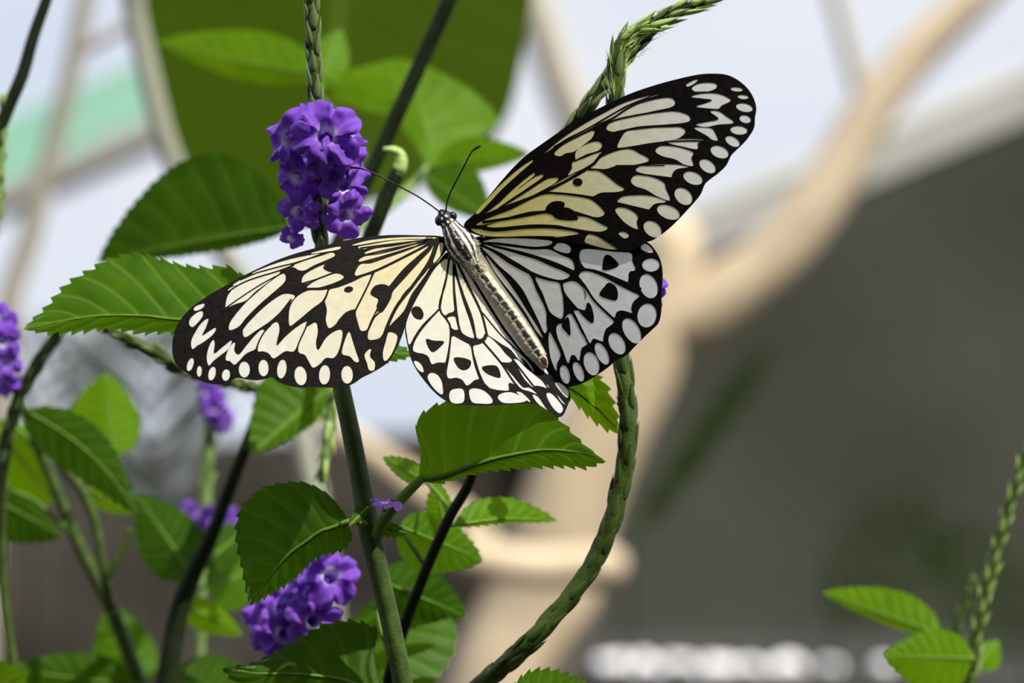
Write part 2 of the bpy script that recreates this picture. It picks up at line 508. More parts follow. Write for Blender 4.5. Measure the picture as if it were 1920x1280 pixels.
def ovate(parent, base, tip, wu, wl, y, mat, bend=0.0, **kw):
    """ovate leaf from base to tip; wu / wl: half widths on its upper-left and its other side in pixels"""
    b, t = np.array(base, float), np.array(tip, float)
    d = t - b
    L = np.linalg.norm(d)
    u = d / L
    n = np.array([u[1], -u[0]])
    mid, up, lo = [], [], []
    for s in np.linspace(0, 1, 14):
        prof = math.sin(math.pi * s ** 0.72) ** 0.85 if 0 < s < 1 else 0
        m = b + d * s + n * bend * math.sin(math.pi * s)
        mid.append(tuple(m)); up.append(tuple(m + n * wu * prof)); lo.append(tuple(m - n * wl * prof))
    return leaf(parent, mid, up, lo, y, mat, **kw)

# ------------------------------------------------------------------ flower and bract meshes
def flower_mesh(k):
    rn = random.Random(k)
    nr, nphi = 14, 75
    V, F, C = [], [], []
    lob = [1 + rn.uniform(-0.12, 0.12) for _ in range(5)]
    for i in range(nr):
        r = i / (nr - 1)
        for j in range(nphi):
            a = 2 * math.pi * j / nphi
            seg = (a / (2 * math.pi) * 5)
            li = int(seg) % 5
            ph = seg - int(seg)
            lobe = math.sin(math.pi * ph) ** 0.5
            R = (0.70 + 0.36 * lobe) * (lob[li] * lobe + (1 - lobe)) - 0.07 * max(0, 1 - abs(ph - 0.5) / 0.09)
            if r < 0.28:
                rad = 0.10 + 0.12 * (r / 0.28)
                z = -0.75 * (1 - r / 0.28)
            else:
                q = (r - 0.28) / 0.72
                rad = 0.22 + (R - 0.22) * q
                z = 0.26 * math.sin(q * 2.0) - 0.42 * q * q
                z += 0.20 * q * math.sin(5 * a + 1.2 + k) + 0.06 * q * q * math.sin(11 * a + k * 2.1) + 0.30 * q * noise.noise(Vector((rad * math.cos(a) * 3.2, rad * math.sin(a) * 3.2, k * 3.3)))
                z += 0.10 * q * (abs(ph - 0.5) * 2)
            V.append((rad * math.cos(a), rad * math.sin(a), z))
            wh = max(0.0, 1 - abs(r - 0.27) / 0.15) * (0.55 + 0.45 * math.cos(a - 1.0))
            vein = 1.15 + 0.15 * math.sin(25 * a) * min(1, r * 1.5)
            base = (0.165 * vein, 0.055 * vein, 0.43 * vein)
            edge = max(0, (r - 0.85) / 0.15) * 0.35
            c = [b_ + (e_ - b_) * edge for b_, e_ in zip(base, (0.27, 0.10, 0.58))]
            c = [b_ + (e_ - b_) * wh for b_, e_ in zip(c, (0.85, 0.80, 0.92))]
            C.append(c)
    for i in range(nr - 1):
        for j in range(nphi):
            k2 = (j + 1) % nphi
            F.append((i * nphi + j, i * nphi + k2, (i + 1) * nphi + k2, (i + 1) * nphi + j))
    me = bpy.data.meshes.new('flower')
    me.from_pydata(V, [], F)
    me.materials.append(M['flower'])
    me.polygons.foreach_set('use_smooth', [True] * len(me.polygons))
    at = me.attributes.new('pigment', 'FLOAT_COLOR', 'POINT')
    flat = []
    for c in C: flat += [c[0], c[1], c[2], 1]
    at.data.foreach_set('color', flat)
    return me
FLW = [flower_mesh(k) for k in range(5)]

def bract_mesh(mat, sharp):
    """narrow pointed scale hugging a stalk: +Z along the stalk, +X away from it"""
    V, F = [], []
    rings, sides = 7, 8
    for i in range(rings):
        s = i / (rings - 1)
        w = math.sin(math.pi * (0.12 + 0.86 * s ** 0.8)) ** 0.8 * (1 - 0.25 * s)
        if s > 0.8: w *= (1 - s) / 0.2 * 0.8 + 0.08
        ox = 0.10 + 0.30 * s + sharp * s * s
        for j in range(sides):
            a = 2 * math.pi * j / sides
            V.append((ox + 0.28 * w * math.cos(a), 0.48 * w * math.sin(a), s * 2.2 - 0.3))
    for i in range(rings - 1):
        for j in range(sides):
            k = (j + 1) % sides
            F.append((i * sides + j, i * sides + k, (i + 1) * sides + k, (i + 1) * sides + j))
    F.append(tuple(reversed(range(sides)))); F.append(tuple((rings - 1) * sides + j for j in range(sides)))
    me = bpy.data.meshes.new('bract')
    me.from_pydata(V, [], F)
    me.materials.append(mat)
    me.polygons.foreach_set('use_smooth', [True] * len(me.polygons))
    return me
BR = {k: bract_mesh(M[k], s) for k, s in (('bract', 0.10), ('bract_tip', 0.45), ('bract_dark', 0.04))}

def spike(parent, path, kind, step, size, stem_mat, n=60, label=None, name='flower_spike', sides=12, start=0.0, end=1.0, tipkind=None, length=1.0):
    """flower spike: stalk (part) carrying bracts (sub-parts) in a spiral"""
    pts, rad, R = px_path(path, n)
    V, F = tube(pts, rad, sides, lambda i, a: 1 + 0.06 * math.sin(3 * a + i * 0.9))
    o = mk(name, V, F, stem_mat, parent)
    if label: o['label'] = label
    L = np.concatenate([[0], np.cumsum([(pts[i + 1] - pts[i]).length for i in range(n - 1)])])
    tot = L[-1]
    st = step * mm(path[0][2])
    k = 0
    s = tot * start
    while s < tot * end:
        i = min(max(int(np.searchsorted(L, s)), 1), n - 2)
        t = (pts[i + 1] - pts[i - 1]).normalized()
        f = (s - L[i - 1]) / max(1e-9, L[i] - L[i - 1])
        p = pts[i - 1].lerp(pts[i], min(1, f))
        ang = k * 2.399963
        u = Vector((0, -1, 0)); u = (u - t * u.dot(t)).normalized(); v = t.cross(u)
        outd = u * math.cos(ang) + v * math.sin(ang)
        X = outd; Z = t; Yv = Z.cross(X)
        q = Matrix((X, Yv, Z)).transposed().to_quaternion()
        r = rad[i]
        sz = size * mm(path[0][2]) * random.uniform(0.85, 1.15)
        kk = ('bract_tip' if s > tot * 0.945 else tipkind) if (tipkind and s > tot * 0.75) else kind
        inst('bract', BR[kk], o, p + outd * r * 0.72, q, (sz, sz, sz * length))
        s += st; k += 1
    return o

def flowers(sp, lst, y, k0=0):
    """lst of (px, py, radius_px, facing x, facing up, towards camera, depth offset)"""
    for i, (px, py, r, fx, fz, fc, dy) in enumerate(lst):
        d = Vector((fx, -fc, fz)).normalized()
        q = d.to_track_quat('Z', 'Y') @ Quaternion((0, 0, 1), (i * 1.7 + k0))
        inst('flower', FLW[(i + k0) % 5], sp, P(px, py, y + dy), q, r * mm(y))

def stem(parent, path, mat, n=70, sides=14, name='stem', ridge=0.05, ground=None):
    """stem along a pixel path from its foot to its tip; ground: pixel column where it meets the soil"""
    pts, rad, R = px_path(path, n)
    if ground is not None:
        p0 = pts[0]
        g0 = Vector((P(ground, 640, p0.y).x, parent.location.y, -0.005))
        d0 = (pts[0] - pts[1]).normalized()
        tail = []
        for k in range(10):
            t = k / 10
            a = g0.lerp(p0 + d0 * 0.10, t * 1.0)
            b = g0.lerp(p0, t)
            tail.append(a.lerp(b, t * t))
        pts = tail + pts
        rad = [rad[0] * 1.15] * 10 + rad
    V, F = tube(pts, rad, sides, lambda i, a: 1 + ridge * math.cos(4 * a))
    return mk(name, V, F, mat, parent)

def zground(y): return 640 + CAM_Z / mm(y)

def shoot(px, y, label):
    return empty('flowering_shoot', Vector((P(px, 640, y).x, y, 0)), label, 'plant', 'porterweed shoots')

# ------------------------------------------------------------------ butterfly
# wing outlines and pale cells, read off enlarged views: zoom coordinates -> photograph pixels
def zm(x0, y0, s):
    return lambda pts: [(x0 + a / s, y0 + b / s) for a, b in pts]
ZA, ZB, ZC, ZD = zm(310, 420, 3.5556), zm(860, 120, 3.3684), zm(740, 420, 3.4596), zm(640, 260, 4.5714)
def ell(cx, cy, rx, ry, deg=0, n=16):
    c, s = math.cos(math.radians(deg)), math.sin(math.radians(deg))
    r = []
    for k in range(n):
        a = 2 * math.pi * k / n
        x, y = rx * math.cos(a), ry * math.sin(a)
        r.append((cx + x * c - y * s, cy + x * s + y * c))
    return r

LF_OUT = ZA([(1825, 80), (1700, 75), (1550, 72), (1430, 77), (1320, 88), (1200, 110), (1080, 140), (960, 170), (840, 205), (720, 250), (600, 305), (500, 355), (400, 410), (300, 468), (200, 535), (130, 600), (80, 670), (52, 750), (45, 830), (55, 900), (85, 950), (130, 985), (190, 1020), (260, 1050), (340, 1068), (390, 1068), (430, 1050), (480, 1025), (540, 1035), (610, 1042), (670, 1032), (710, 1020), (760, 1055), (830, 1078), (900, 1090), (960, 1085), (1040, 1088), (1130, 1090), (1200, 1085), (1260, 1060), (1310, 1025), (1370, 995), (1440, 955), (1490, 915), (1530, 850), (1560, 790), (1590, 710), (1605, 640), (1630, 560), (1660, 480), (1700, 410), (1750, 330), (1800, 270), (1840, 220), (1880, 165), (1905, 110)])
LF = [
 [(1240, 140), (1340, 110), (1480, 92), (1640, 84), (1795, 86), (1790, 98), (1650, 99), (1500, 107), (1380, 124), (1290, 139)],
 [(975, 190), (1080, 163), (1165, 148), (1158, 168), (1060, 186), (985, 197)],
 [(575, 328), (700, 273), (850, 228), (1000, 199), (1035, 197), (960, 226), (840, 264), (720, 297), (620, 322)],
 [(450, 404), (540, 350), (650, 315), (760, 288), (838, 270), (820, 287), (720, 317), (620, 348), (540, 384), (470, 408)],
 [(420, 450), (430, 425), (500, 398), (540, 388), (480, 428)],
 [(838, 280), (930, 243), (1030, 213), (1112, 188), (1130, 212), (1060, 245), (990, 275), (930, 307), (890, 307), (862, 290)],
 [(908, 385), (925, 340), (990, 298), (1062, 268), (1052, 292), (1085, 315), (1115, 325), (1040, 356), (960, 391), (918, 397)],
 [(942, 420), (1000, 378), (1100, 338), (1150, 328), (1192, 350), (1160, 376), (1080, 407), (1000, 427), (955, 427)],
 [(400, 556), (415, 480), (460, 430), (560, 370), (680, 325), (768, 316), (700, 376), (600, 450), (540, 507), (470, 532), (410, 556)],
 [(428, 706), (430, 660), (470, 600), (540, 520), (640, 430), (730, 360), (790, 328), (803, 365), (780, 402), (700, 472), (620, 542), (540, 622), (490, 682)],
 [(520, 742), (520, 700), (560, 650), (650, 560), (740, 490), (800, 463), (862, 474), (850, 503), (770, 582), (690, 652), (600, 712), (540, 752)],
 [(830, 678), (823, 620), (833, 550), (870, 490), (930, 450), (1000, 432), (1080, 430), (1070, 470), (1040, 517), (980, 562), (920, 612), (870, 653)],
 [(1090, 693), (1070, 640), (1077, 570), (1062, 500), (1090, 440), (1160, 418), (1250, 383), (1330, 343), (1373, 328), (1350, 400), (1310, 480), (1268, 562), (1243, 570), (1200, 590), (1160, 632), (1130, 672)],
 [(1285, 150), (1400, 128), (1520, 108), (1640, 103), (1760, 103), (1600, 127), (1480, 142), (1380, 152), (1320, 167)],
 [(1328, 190), (1400, 162), (1530, 145), (1690, 116), (1600, 147), (1500, 172), (1400, 196), (1345, 202)],
 [(1288, 240), (1330, 214), (1420, 200), (1540, 172), (1710, 124), (1570, 182), (1450, 222), (1360, 247), (1300, 252)],
 [(1262, 334), (1300, 268), (1370, 260), (1470, 226), (1600, 181), (1720, 135), (1800, 114), (1700, 166), (1560, 232), (1440, 287), (1350, 322), (1290, 343)],
 [(1300, 706), (1285, 660), (1270, 590), (1300, 520), (1340, 440), (1372, 370), (1402, 308), (1500, 263), (1640, 193), (1755, 145), (1690, 205), (1590, 295), (1510, 390), (1440, 480), (1410, 560), (1370, 640), (1345, 700), (1320, 712)],
 [(1350, 740), (1365, 670), (1400, 600), (1445, 550), (1500, 480), (1545, 405), (1620, 318), (1700, 245), (1762, 182), (1792, 140), (1780, 200), (1740, 270), (1680, 368), (1600, 448), (1560, 508), (1520, 590), (1490, 650), (1460, 712), (1430, 757), (1380, 772), (1353, 767)],
 [(1490, 680), (1510, 620), (1545, 555), (1590, 490), (1650, 420), (1720, 340), (1760, 290), (1740, 330), (1690, 400), (1640, 470), (1600, 560), (1570, 602), (1520, 652)],
 [(1785, 250), (1803, 200), (1828, 128), (1853, 128), (1848, 180), (1830, 216), (1795, 258)],
 [(1460, 912), (1450, 860), (1470, 780), (1490, 720), (1542, 735), (1545, 772), (1520, 842), (1490, 893)],
 [(1328, 880), (1340, 850), (1373, 828), (1365, 880), (1397, 920), (1392, 972), (1358, 972), (1345, 930)],
 [(180, 833), (173, 780), (200, 720), (240, 660), (287, 628), (270, 690), (245, 742), (290, 715), (338, 688), (320, 732), (260, 782), (210, 812)],
 [(290, 943), (276, 890), (290, 820), (320, 768), (330, 800), (325, 862), (380, 820), (444, 772), (420, 832), (370, 872), (320, 912)],
 [(403, 907), (410, 860), (440, 803), (467, 788), (460, 840), (490, 868), (540, 810), (590, 750), (640, 703), (662, 715), (630, 782), (600, 832), (540, 862), (490, 912), (460, 938), (430, 912)],
 [(618, 847), (625, 790), (660, 718), (710, 668), (747, 652), (762, 700), (747, 770), (745, 808), (800, 750), (870, 690), (943, 648), (930, 702), (890, 782), (857, 847), (800, 847), (740, 887), (715, 893), (690, 862), (650, 847)],
 [(888, 852), (895, 780), (930, 700), (970, 668), (1007, 657), (1017, 720), (1005, 790), (1020, 838), (1070, 760), (1130, 713), (1178, 707), (1177, 770), (1152, 852), (1120, 892), (1070, 892), (1030, 932), (985, 957), (960, 922), (930, 872)],
 [(1178, 862), (1195, 780), (1225, 716), (1247, 770), (1272, 850), (1292, 912), (1265, 918), (1230, 882)],
 [(188, 572), (205, 545), (262, 528), (250, 557), (210, 577)],
 [(158, 662), (170, 625), (210, 590), (247, 578), (250, 610), (220, 652), (180, 687)],
 ell(167, 935, 20, 47, 18), ell(227, 980, 17, 38, 4), ell(312, 995, 24, 48, 14), ell(405, 1005, 27, 40, 10), ell(527, 968, 37, 54, 0), ell(655, 958, 34, 56, 0), ell(777, 965, 31, 64, 8), ell(902, 1010, 41, 64, -6), ell(1062, 1003, 37, 66, 5), ell(1212, 1003, 39, 60, 0),
]
LF_SPOT = [ell(1222, 435, 31, 20, -10),
 [(1373, 440), (1400, 410), (1450, 400), (1497, 420), (1510, 470), (1490, 522), (1450, 583), (1425, 587), (1408, 547), (1420, 502), (1388, 482), (1368, 465)],
 [(1500, 425), (1560, 360), (1630, 285), (1690, 235), (1700, 245), (1640, 312), (1560, 400), (1510, 450)]]

RF_OUT = ZB([(40, 1000), (100, 945), (180, 847), (270, 738), (350, 648), (430, 573), (520, 508), (620, 438), (720, 368), (850, 298), (980, 233), (1100, 180), (1250, 130), (1400, 90), (1520, 65), (1620, 60), (1700, 70), (1770, 105), (1830, 160), (1865, 220), (1880, 280), (1872, 340), (1867, 400), (1840, 450), (1800, 500), (1750, 548), (1720, 580), (1690, 640), (1640, 690), (1590, 727), (1555, 760), (1530, 820), (1490, 872), (1435, 932), (1400, 970), (1350, 1020), (1290, 1070), (1230, 1110), (1190, 1125), (1100, 1172), (1000, 1182), (900, 1167), (800, 1142), (700, 1117), (600, 1098), (450, 1092), (300, 1097), (180, 1092), (90, 1070), (40, 1040)])
RF = [
 [(110, 935), (180, 850), (270, 755), (370, 668), (455, 610), (468, 616), (385, 688), (280, 785), (190, 880), (125, 945)],
 [(540, 565), (640, 480), (760, 398), (900, 318), (1050, 243), (1180, 205), (1200, 205), (1060, 262), (930, 335), (800, 410), (680, 470), (610, 520)],
 [(690, 475), (800, 425), (900, 365), (1000, 305), (1110, 250), (1220, 203), (1285, 193), (1180, 237), (1060, 287), (960, 342), (850, 392), (760, 440)],
 [(603, 567), (650, 518), (740, 468), (853, 418), (845, 462), (800, 502), (730, 552), (680, 562), (640, 582)],
 [(738, 602), (742, 550), (800, 508), (870, 488), (907, 510), (880, 547), (800, 572), (750, 607)],
 [(690, 703), (715, 660), (720, 620), (800, 590), (880, 555), (902, 558), (860, 612), (800, 652), (740, 682)],
 [(945, 362), (1000, 318), (1100, 268), (1220, 228), (1330, 213), (1368, 240), (1340, 272), (1200, 303), (1080, 333), (980, 362)],
 [(933, 405), (960, 370), (1050, 340), (1200, 314), (1350, 299), (1430, 314), (1463, 340), (1440, 367), (1300, 382), (1150, 392), (1050, 412), (990, 427), (950, 422)],
 [(1002, 523), (1030, 460), (1070, 420), (1200, 404), (1330, 399), (1400, 399), (1433, 425), (1400, 462), (1340, 482), (1220, 497), (1100, 517), (1030, 527)],
 [(1320, 495), (1400, 474), (1545, 478), (1510, 500), (1508, 537), (1420, 522)],
 [(833, 657), (870, 610), (940, 570), (1020, 543), (1090, 538), (1140, 564), (1197, 595), (1190, 617), (1100, 637), (1000, 642), (930, 662), (860, 662)],
 [(552, 802), (620, 750), (720, 698), (820, 668), (890, 678), (950, 718), (1000, 758), (1048, 790), (1000, 807), (900, 812), (840, 837), (760, 832), (660, 814), (590, 807)],
 [(200, 940), (300, 832), (400, 742), (472, 688), (477, 705), (400, 767), (300, 855)],
 [(150, 962), (260, 872), (380, 785), (480, 713), (535, 698), (520, 722), (420, 792), (300, 872), (200, 942)],
 [(95, 992), (200, 950), (300, 888), (420, 813), (520, 748), (570, 722), (632, 720), (600, 757), (500, 812), (400, 862), (280, 907), (150, 972)],
 [(110, 1012), (200, 968), (330, 918), (450, 858), (540, 823), (640, 823), (740, 835), (820, 850), (870, 880), (910, 920), (922, 947), (880, 967), (800, 952), (740, 932), (680, 905), (600, 918), (540, 925), (450, 932), (330, 962), (220, 1000), (150, 1015)],
 [(175, 1022), (280, 985), (400, 960), (540, 942), (640, 965), (740, 960), (820, 970), (900, 1010), (943, 1035), (900, 1057), (820, 1052), (700, 1032), (600, 1015), (450, 1013), (320, 1028), (230, 1032)],
 [(78, 1042), (110, 1032), (170, 1052), (260, 1057), (400, 1042), (560, 1037), (700, 1052), (762, 1070), (700, 1082), (620, 1092), (590, 1087), (450, 1085), (300, 1090), (180, 1086), (110, 1066)],
 [(798, 1107), (820, 1074), (880, 1090), (950, 1130), (1002, 1167), (940, 1167), (860, 1147), (800, 1127)],
 [(1008, 1070), (1040, 1058), (1078, 1080), (1050, 1102)],
 [(1435, 132), (1480, 104), (1513, 98), (1490, 122), (1450, 142)],
 [(1472, 157), (1500, 130), (1560, 118), (1622, 124), (1628, 150), (1580, 172), (1510, 178)],
 [(1468, 207), (1520, 189), (1600, 184), (1660, 194), (1712, 220), (1712, 237), (1660, 262), (1640, 282), (1560, 278), (1498, 268), (1560, 247), (1602, 227), (1540, 217)],
 [(1588, 300), (1640, 298), (1690, 330), (1738, 371), (1640, 382), (1560, 397), (1497, 382), (1560, 367), (1642, 347)],
 [(1487, 405), (1540, 399), (1600, 408), (1622, 440), (1638, 482), (1600, 477), (1568, 452)],
 [(1243, 552), (1270, 519), (1340, 518), (1420, 533), (1483, 560), (1470, 592), (1482, 643), (1420, 632), (1370, 602), (1290, 582)],
 [(1118, 672), (1150, 644), (1250, 634), (1370, 634), (1455, 650), (1380, 662), (1350, 692), (1340, 718), (1260, 707), (1170, 692)],
 [(1088, 742), (1110, 704), (1170, 704), (1240, 719), (1297, 750), (1310, 790), (1333, 840), (1327, 863), (1250, 832), (1180, 792), (1120, 772)],
 [(1003, 877), (1030, 839), (1100, 829), (1190, 829), (1260, 844), (1314, 870), (1240, 882), (1200, 918), (1170, 918), (1080, 892)],
 [(988, 922), (1020, 904), (1080, 919), (1132, 960), (1125, 1000), (1133, 1043), (1080, 1022), (1030, 982)],
 ell(1757, 160, 40, 13, 5), ell(1797, 208, 36, 13, 5), ell(1805, 275, 54, 26, 12), ell(1810, 348, 37, 24, 15), ell(1770, 418, 54, 27, 5), ell(1730, 488, 50, 28, 30), ell(1648, 555, 60, 36, 22), ell(1572, 645, 58, 36, 35), ell(1480, 720, 64, 38, 22), ell(1420, 835, 64, 46, 42), ell(1325, 935, 76, 42, 22), ell(1225, 1042, 64, 45, 38),
]
RF_SPOT = [ell(752, 745, 31, 25),
 [(553, 930), (555, 900), (590, 870), (640, 865), (670, 880), (665, 915), (690, 940), (745, 960), (752, 982), (690, 987), (620, 977), (590, 952)]]

RH_OUT = ZC([(505, 90), (700, 82), (900, 78), (1100, 82), (1300, 90), (1480, 98), (1600, 112), (1650, 125), (1690, 170), (1722, 230), (1737, 300), (1737, 380), (1730, 470), (1730, 560), (1712, 640), (1662, 692), (1620, 732), (1560, 792), (1500, 852), (1440, 882), (1380, 932), (1300, 987), (1230, 1027), (1150, 1052), (1110, 1047), (1075, 1012), (1035, 970), (990, 890), (920, 790), (850, 690), (770, 580), (700, 480), (630, 380), (570, 295), (525, 220), (505, 140)])
RH = [
 [(570, 116), (650, 95), (800, 92), (950, 100), (1022, 112), (1000, 137), (900, 147), (780, 132), (650, 117)],
 [(1028, 155), (1055, 124), (1110, 128), (1142, 155), (1132, 187), (1080, 182)],
 [(620, 127), (760, 147), (900, 164), (1000, 164), (1080, 200), (1140, 225), (1163, 260), (1160, 302), (1080, 272), (980, 227), (860, 187), (740, 157)],
 [(575, 133), (700, 163), (820, 200), (920, 230), (1020, 275), (1090, 303), (1138, 335), (1080, 362), (1000, 347), (900, 312), (800, 252), (690, 190)],
 [(565, 150), (640, 184), (740, 254), (830, 304), (880, 334), (920, 430), (965, 520), (985, 580), (985, 640), (990, 685), (970, 705), (930, 620), (880, 520), (830, 425), (760, 342), (680, 272), (625, 215)],
 [(590, 200), (650, 270), (730, 365), (800, 465), (860, 562), (920, 655), (962, 735), (945, 725), (910, 680), (850, 578), (780, 478), (700, 378), (640, 295)],
 [(545, 170), (585, 215), (640, 305), (700, 395), (775, 500), (850, 610), (920, 720), (960, 790), (990, 850), (950, 825), (860, 695), (775, 575), (700, 465), (630, 362), (562, 255)],
 [(913, 345), (980, 350), (1050, 372), (1080, 402), (1090, 460), (1097, 560), (1085, 612), (1050, 602), (1010, 572), (990, 530), (960, 450)],
 [(1088, 395), (1120, 374), (1170, 371), (1210, 400), (1232, 440), (1237, 500), (1225, 547), (1190, 547), (1150, 502), (1110, 452)],
 [(1198, 200), (1220, 164), (1300, 164), (1420, 179), (1532, 189), (1542, 240), (1562, 285), (1555, 302), (1522, 312), (1507, 382), (1420, 342), (1320, 302), (1240, 287), (1205, 242)],
 [(1193, 340), (1215, 309), (1270, 309), (1360, 344), (1450, 394), (1540, 439), (1588, 465), (1550, 502), (1535, 550), (1542, 577), (1480, 560), (1440, 570), (1425, 607), (1370, 562), (1300, 492), (1240, 402), (1200, 362)],
 [(1215, 402), (1250, 442), (1300, 510), (1370, 580), (1422, 630), (1400, 657), (1370, 682), (1355, 732), (1350, 762), (1290, 742), (1265, 772), (1220, 682), (1180, 612), (1160, 562), (1212, 552), (1242, 462)],
 [(1048, 682), (1060, 650), (1090, 640), (1110, 600), (1140, 580), (1170, 620), (1210, 700), (1252, 772), (1215, 802), (1205, 852), (1195, 888), (1170, 852), (1145, 852), (1125, 903), (1090, 812), (1060, 742)],
 [(998, 762), (1005, 698), (1030, 740), (1060, 800), (1077, 852), (1055, 902), (1050, 955), (1028, 912), (1008, 852)],
 [(1598, 160), (1608, 130), (1645, 134), (1680, 182), (1640, 183)],
 ell(1662, 265, 57, 43, 0), ell(1648, 402, 56, 82, -22), ell(1637, 592, 62, 78, 10), ell(1538, 692, 50, 90, -30), ell(1443, 775, 48, 76, -30), ell(1345, 840, 36, 78, -27), ell(1277, 905, 48, 78, -18), ell(1193, 957, 30, 68, -22), ell(1105, 975, 31, 62, -14),
]
RH_SPOT = [[(1348, 287), (1360, 210), (1390, 200), (1430, 230), (1454, 265), (1420, 287), (1370, 299)],
 [(1328, 457), (1365, 400), (1390, 379), (1430, 400), (1447, 440), (1440, 492), (1390, 487)],
 [(1193, 550), (1235, 557), (1250, 508), (1275, 530), (1292, 600), (1285, 642), (1250, 622), (1210, 582)],
 [(1083, 655), (1120, 600), (1135, 640), (1140, 722), (1113, 700)]]

LH_OUT = ZC([(400, 180), (335, 185), (290, 235), (230, 300), (170, 380), (112, 480), (80, 560), (66, 640), (68, 700), (85, 790), (105, 870), (140, 942), (190, 1012), (250, 1082), (310, 1132), (370, 1162), (450, 1173), (600, 1177), (750, 1168), (860, 1162), (920, 1167), (970, 1192), (1020, 1227), (1060, 1252), (1090, 1242), (1112, 1202), (1124, 1170), (1140, 1130), (1133, 1080), (1120, 1040), (1085, 985), (1030, 930), (965, 850), (895, 740), (805, 610), (725, 490), (645, 370), (575, 280), (500, 215)])
LH = [
 [(318, 232), (346, 235), (335, 320), (310, 420), (290, 520), (285, 547), (240, 592), (180, 652), (130, 722), (95, 783), (80, 720), (74, 650), (105, 560), (150, 470), (210, 370), (260, 290)],
 [(118, 812), (135, 750), (180, 682), (240, 612), (290, 560), (320, 592), (350, 642), (361, 700), (350, 792), (335, 872), (325, 897), (280, 897), (240, 907), (220, 862), (190, 842), (140, 832)],
 [(365, 738), (400, 728), (460, 759), (497, 800), (512, 860), (530, 942), (547, 1002), (520, 1010), (470, 1047), (440, 1012), (400, 996), (345, 997), (339, 920), (350, 830)],
 [(508, 800), (560, 768), (600, 800), (650, 860), (700, 920), (750, 1000), (793, 1042), (740, 1030), (740, 1077), (690, 1077), (650, 1072), (600, 1052), (560, 982), (530, 892)],
 [(583, 752), (610, 728), (680, 790), (720, 840), (762, 880), (740, 897), (690, 892), (650, 862), (610, 812)],
 [(343, 607), (390, 599), (412, 640), (412, 682), (380, 682), (355, 652)],
 [(355, 235), (374, 240), (380, 320), (378, 420), (382, 500), (385, 562), (350, 577), (325, 592), (300, 550), (315, 450), (336, 330)],
 [(380, 245), (396, 330), (420, 420), (450, 520), (485, 620), (508, 700), (515, 738), (470, 727), (430, 692), (412, 600), (400, 500), (388, 380)],
 [(392, 240), (430, 320), (480, 420), (530, 520), (560, 590), (582, 660), (587, 712), (560, 743), (530, 732), (515, 660), (485, 570), (445, 440), (412, 340)],
 [(412, 242), (460, 300), (525, 400), (600, 525), (690, 665), (760, 760), (800, 812), (740, 762), (680, 702), (620, 632), (570, 572), (535, 500), (480, 385)],
 [(432, 250), (480, 310), (545, 405), (620, 525), (705, 660), (775, 755), (830, 825), (900, 895), (960, 950), (1000, 975), (960, 900), (890, 815), (810, 700), (730, 570), (650, 440), (580, 330), (510, 255)],
 [(575, 582), (640, 650), (700, 718), (790, 800), (830, 850), (880, 910), (902, 962), (850, 912), (800, 872), (750, 812), (700, 782), (640, 742), (600, 712), (590, 652)],
 [(765, 880), (800, 879), (850, 930), (900, 970), (950, 1010), (1002, 1052), (980, 1062), (930, 1052), (900, 1062), (840, 1002), (800, 932)],
 [(698, 908), (760, 975), (830, 1055), (870, 1058), (900, 1078), (925, 1103), (870, 1083), (830, 1073), (800, 1062), (750, 1002)],
 [(123, 890), (150, 889), (180, 920), (187, 962), (150, 942)],
 [(213, 990), (235, 963), (275, 974), (306, 1020), (312, 1103), (270, 1082), (230, 1032)],
 [(353, 1112), (370, 1074), (430, 1064), (452, 1090), (447, 1152), (400, 1164), (365, 1152)],
 [(483, 1080), (520, 1063), (580, 1079), (632, 1130), (627, 1162), (560, 1164), (500, 1152)],
 [(668, 1120), (700, 1094), (760, 1089), (820, 1115), (853, 1147), (780, 1160), (700, 1157)],
 [(788, 1088), (830, 1094), (884, 1152), (850, 1140)],
 [(893, 1105), (930, 1119), (980, 1190), (1012, 1227), (960, 1192), (915, 1147)],
 [(983, 1105), (1010, 1094), (1050, 1130), (1092, 1190), (1070, 1227), (1020, 1182)],
 [(1038, 1030), (1080, 1034), (1127, 1080), (1122, 1127), (1080, 1092)],
 [(1050, 1100), (1090, 1148), (1112, 1172), (1080, 1152)],
]
LH_SPOT = [[(107, 560), (130, 534), (165, 540), (187, 580), (175, 617), (130, 607)],
 [(203, 745), (250, 755), (320, 760), (300, 792), (250, 830), (220, 802)],
 [(383, 870), (430, 865), (492, 885), (487, 927), (450, 947), (410, 927)],
 [(568, 925), (660, 919), (687, 992), (640, 987), (590, 962)],
 [(820, 870), (850, 890), (900, 960), (870, 940)],
 [(745, 1035), (790, 1045), (840, 1085), (790, 1080)],
 [(905, 1050), (960, 1055), (1000, 1080), (960, 1090)]]

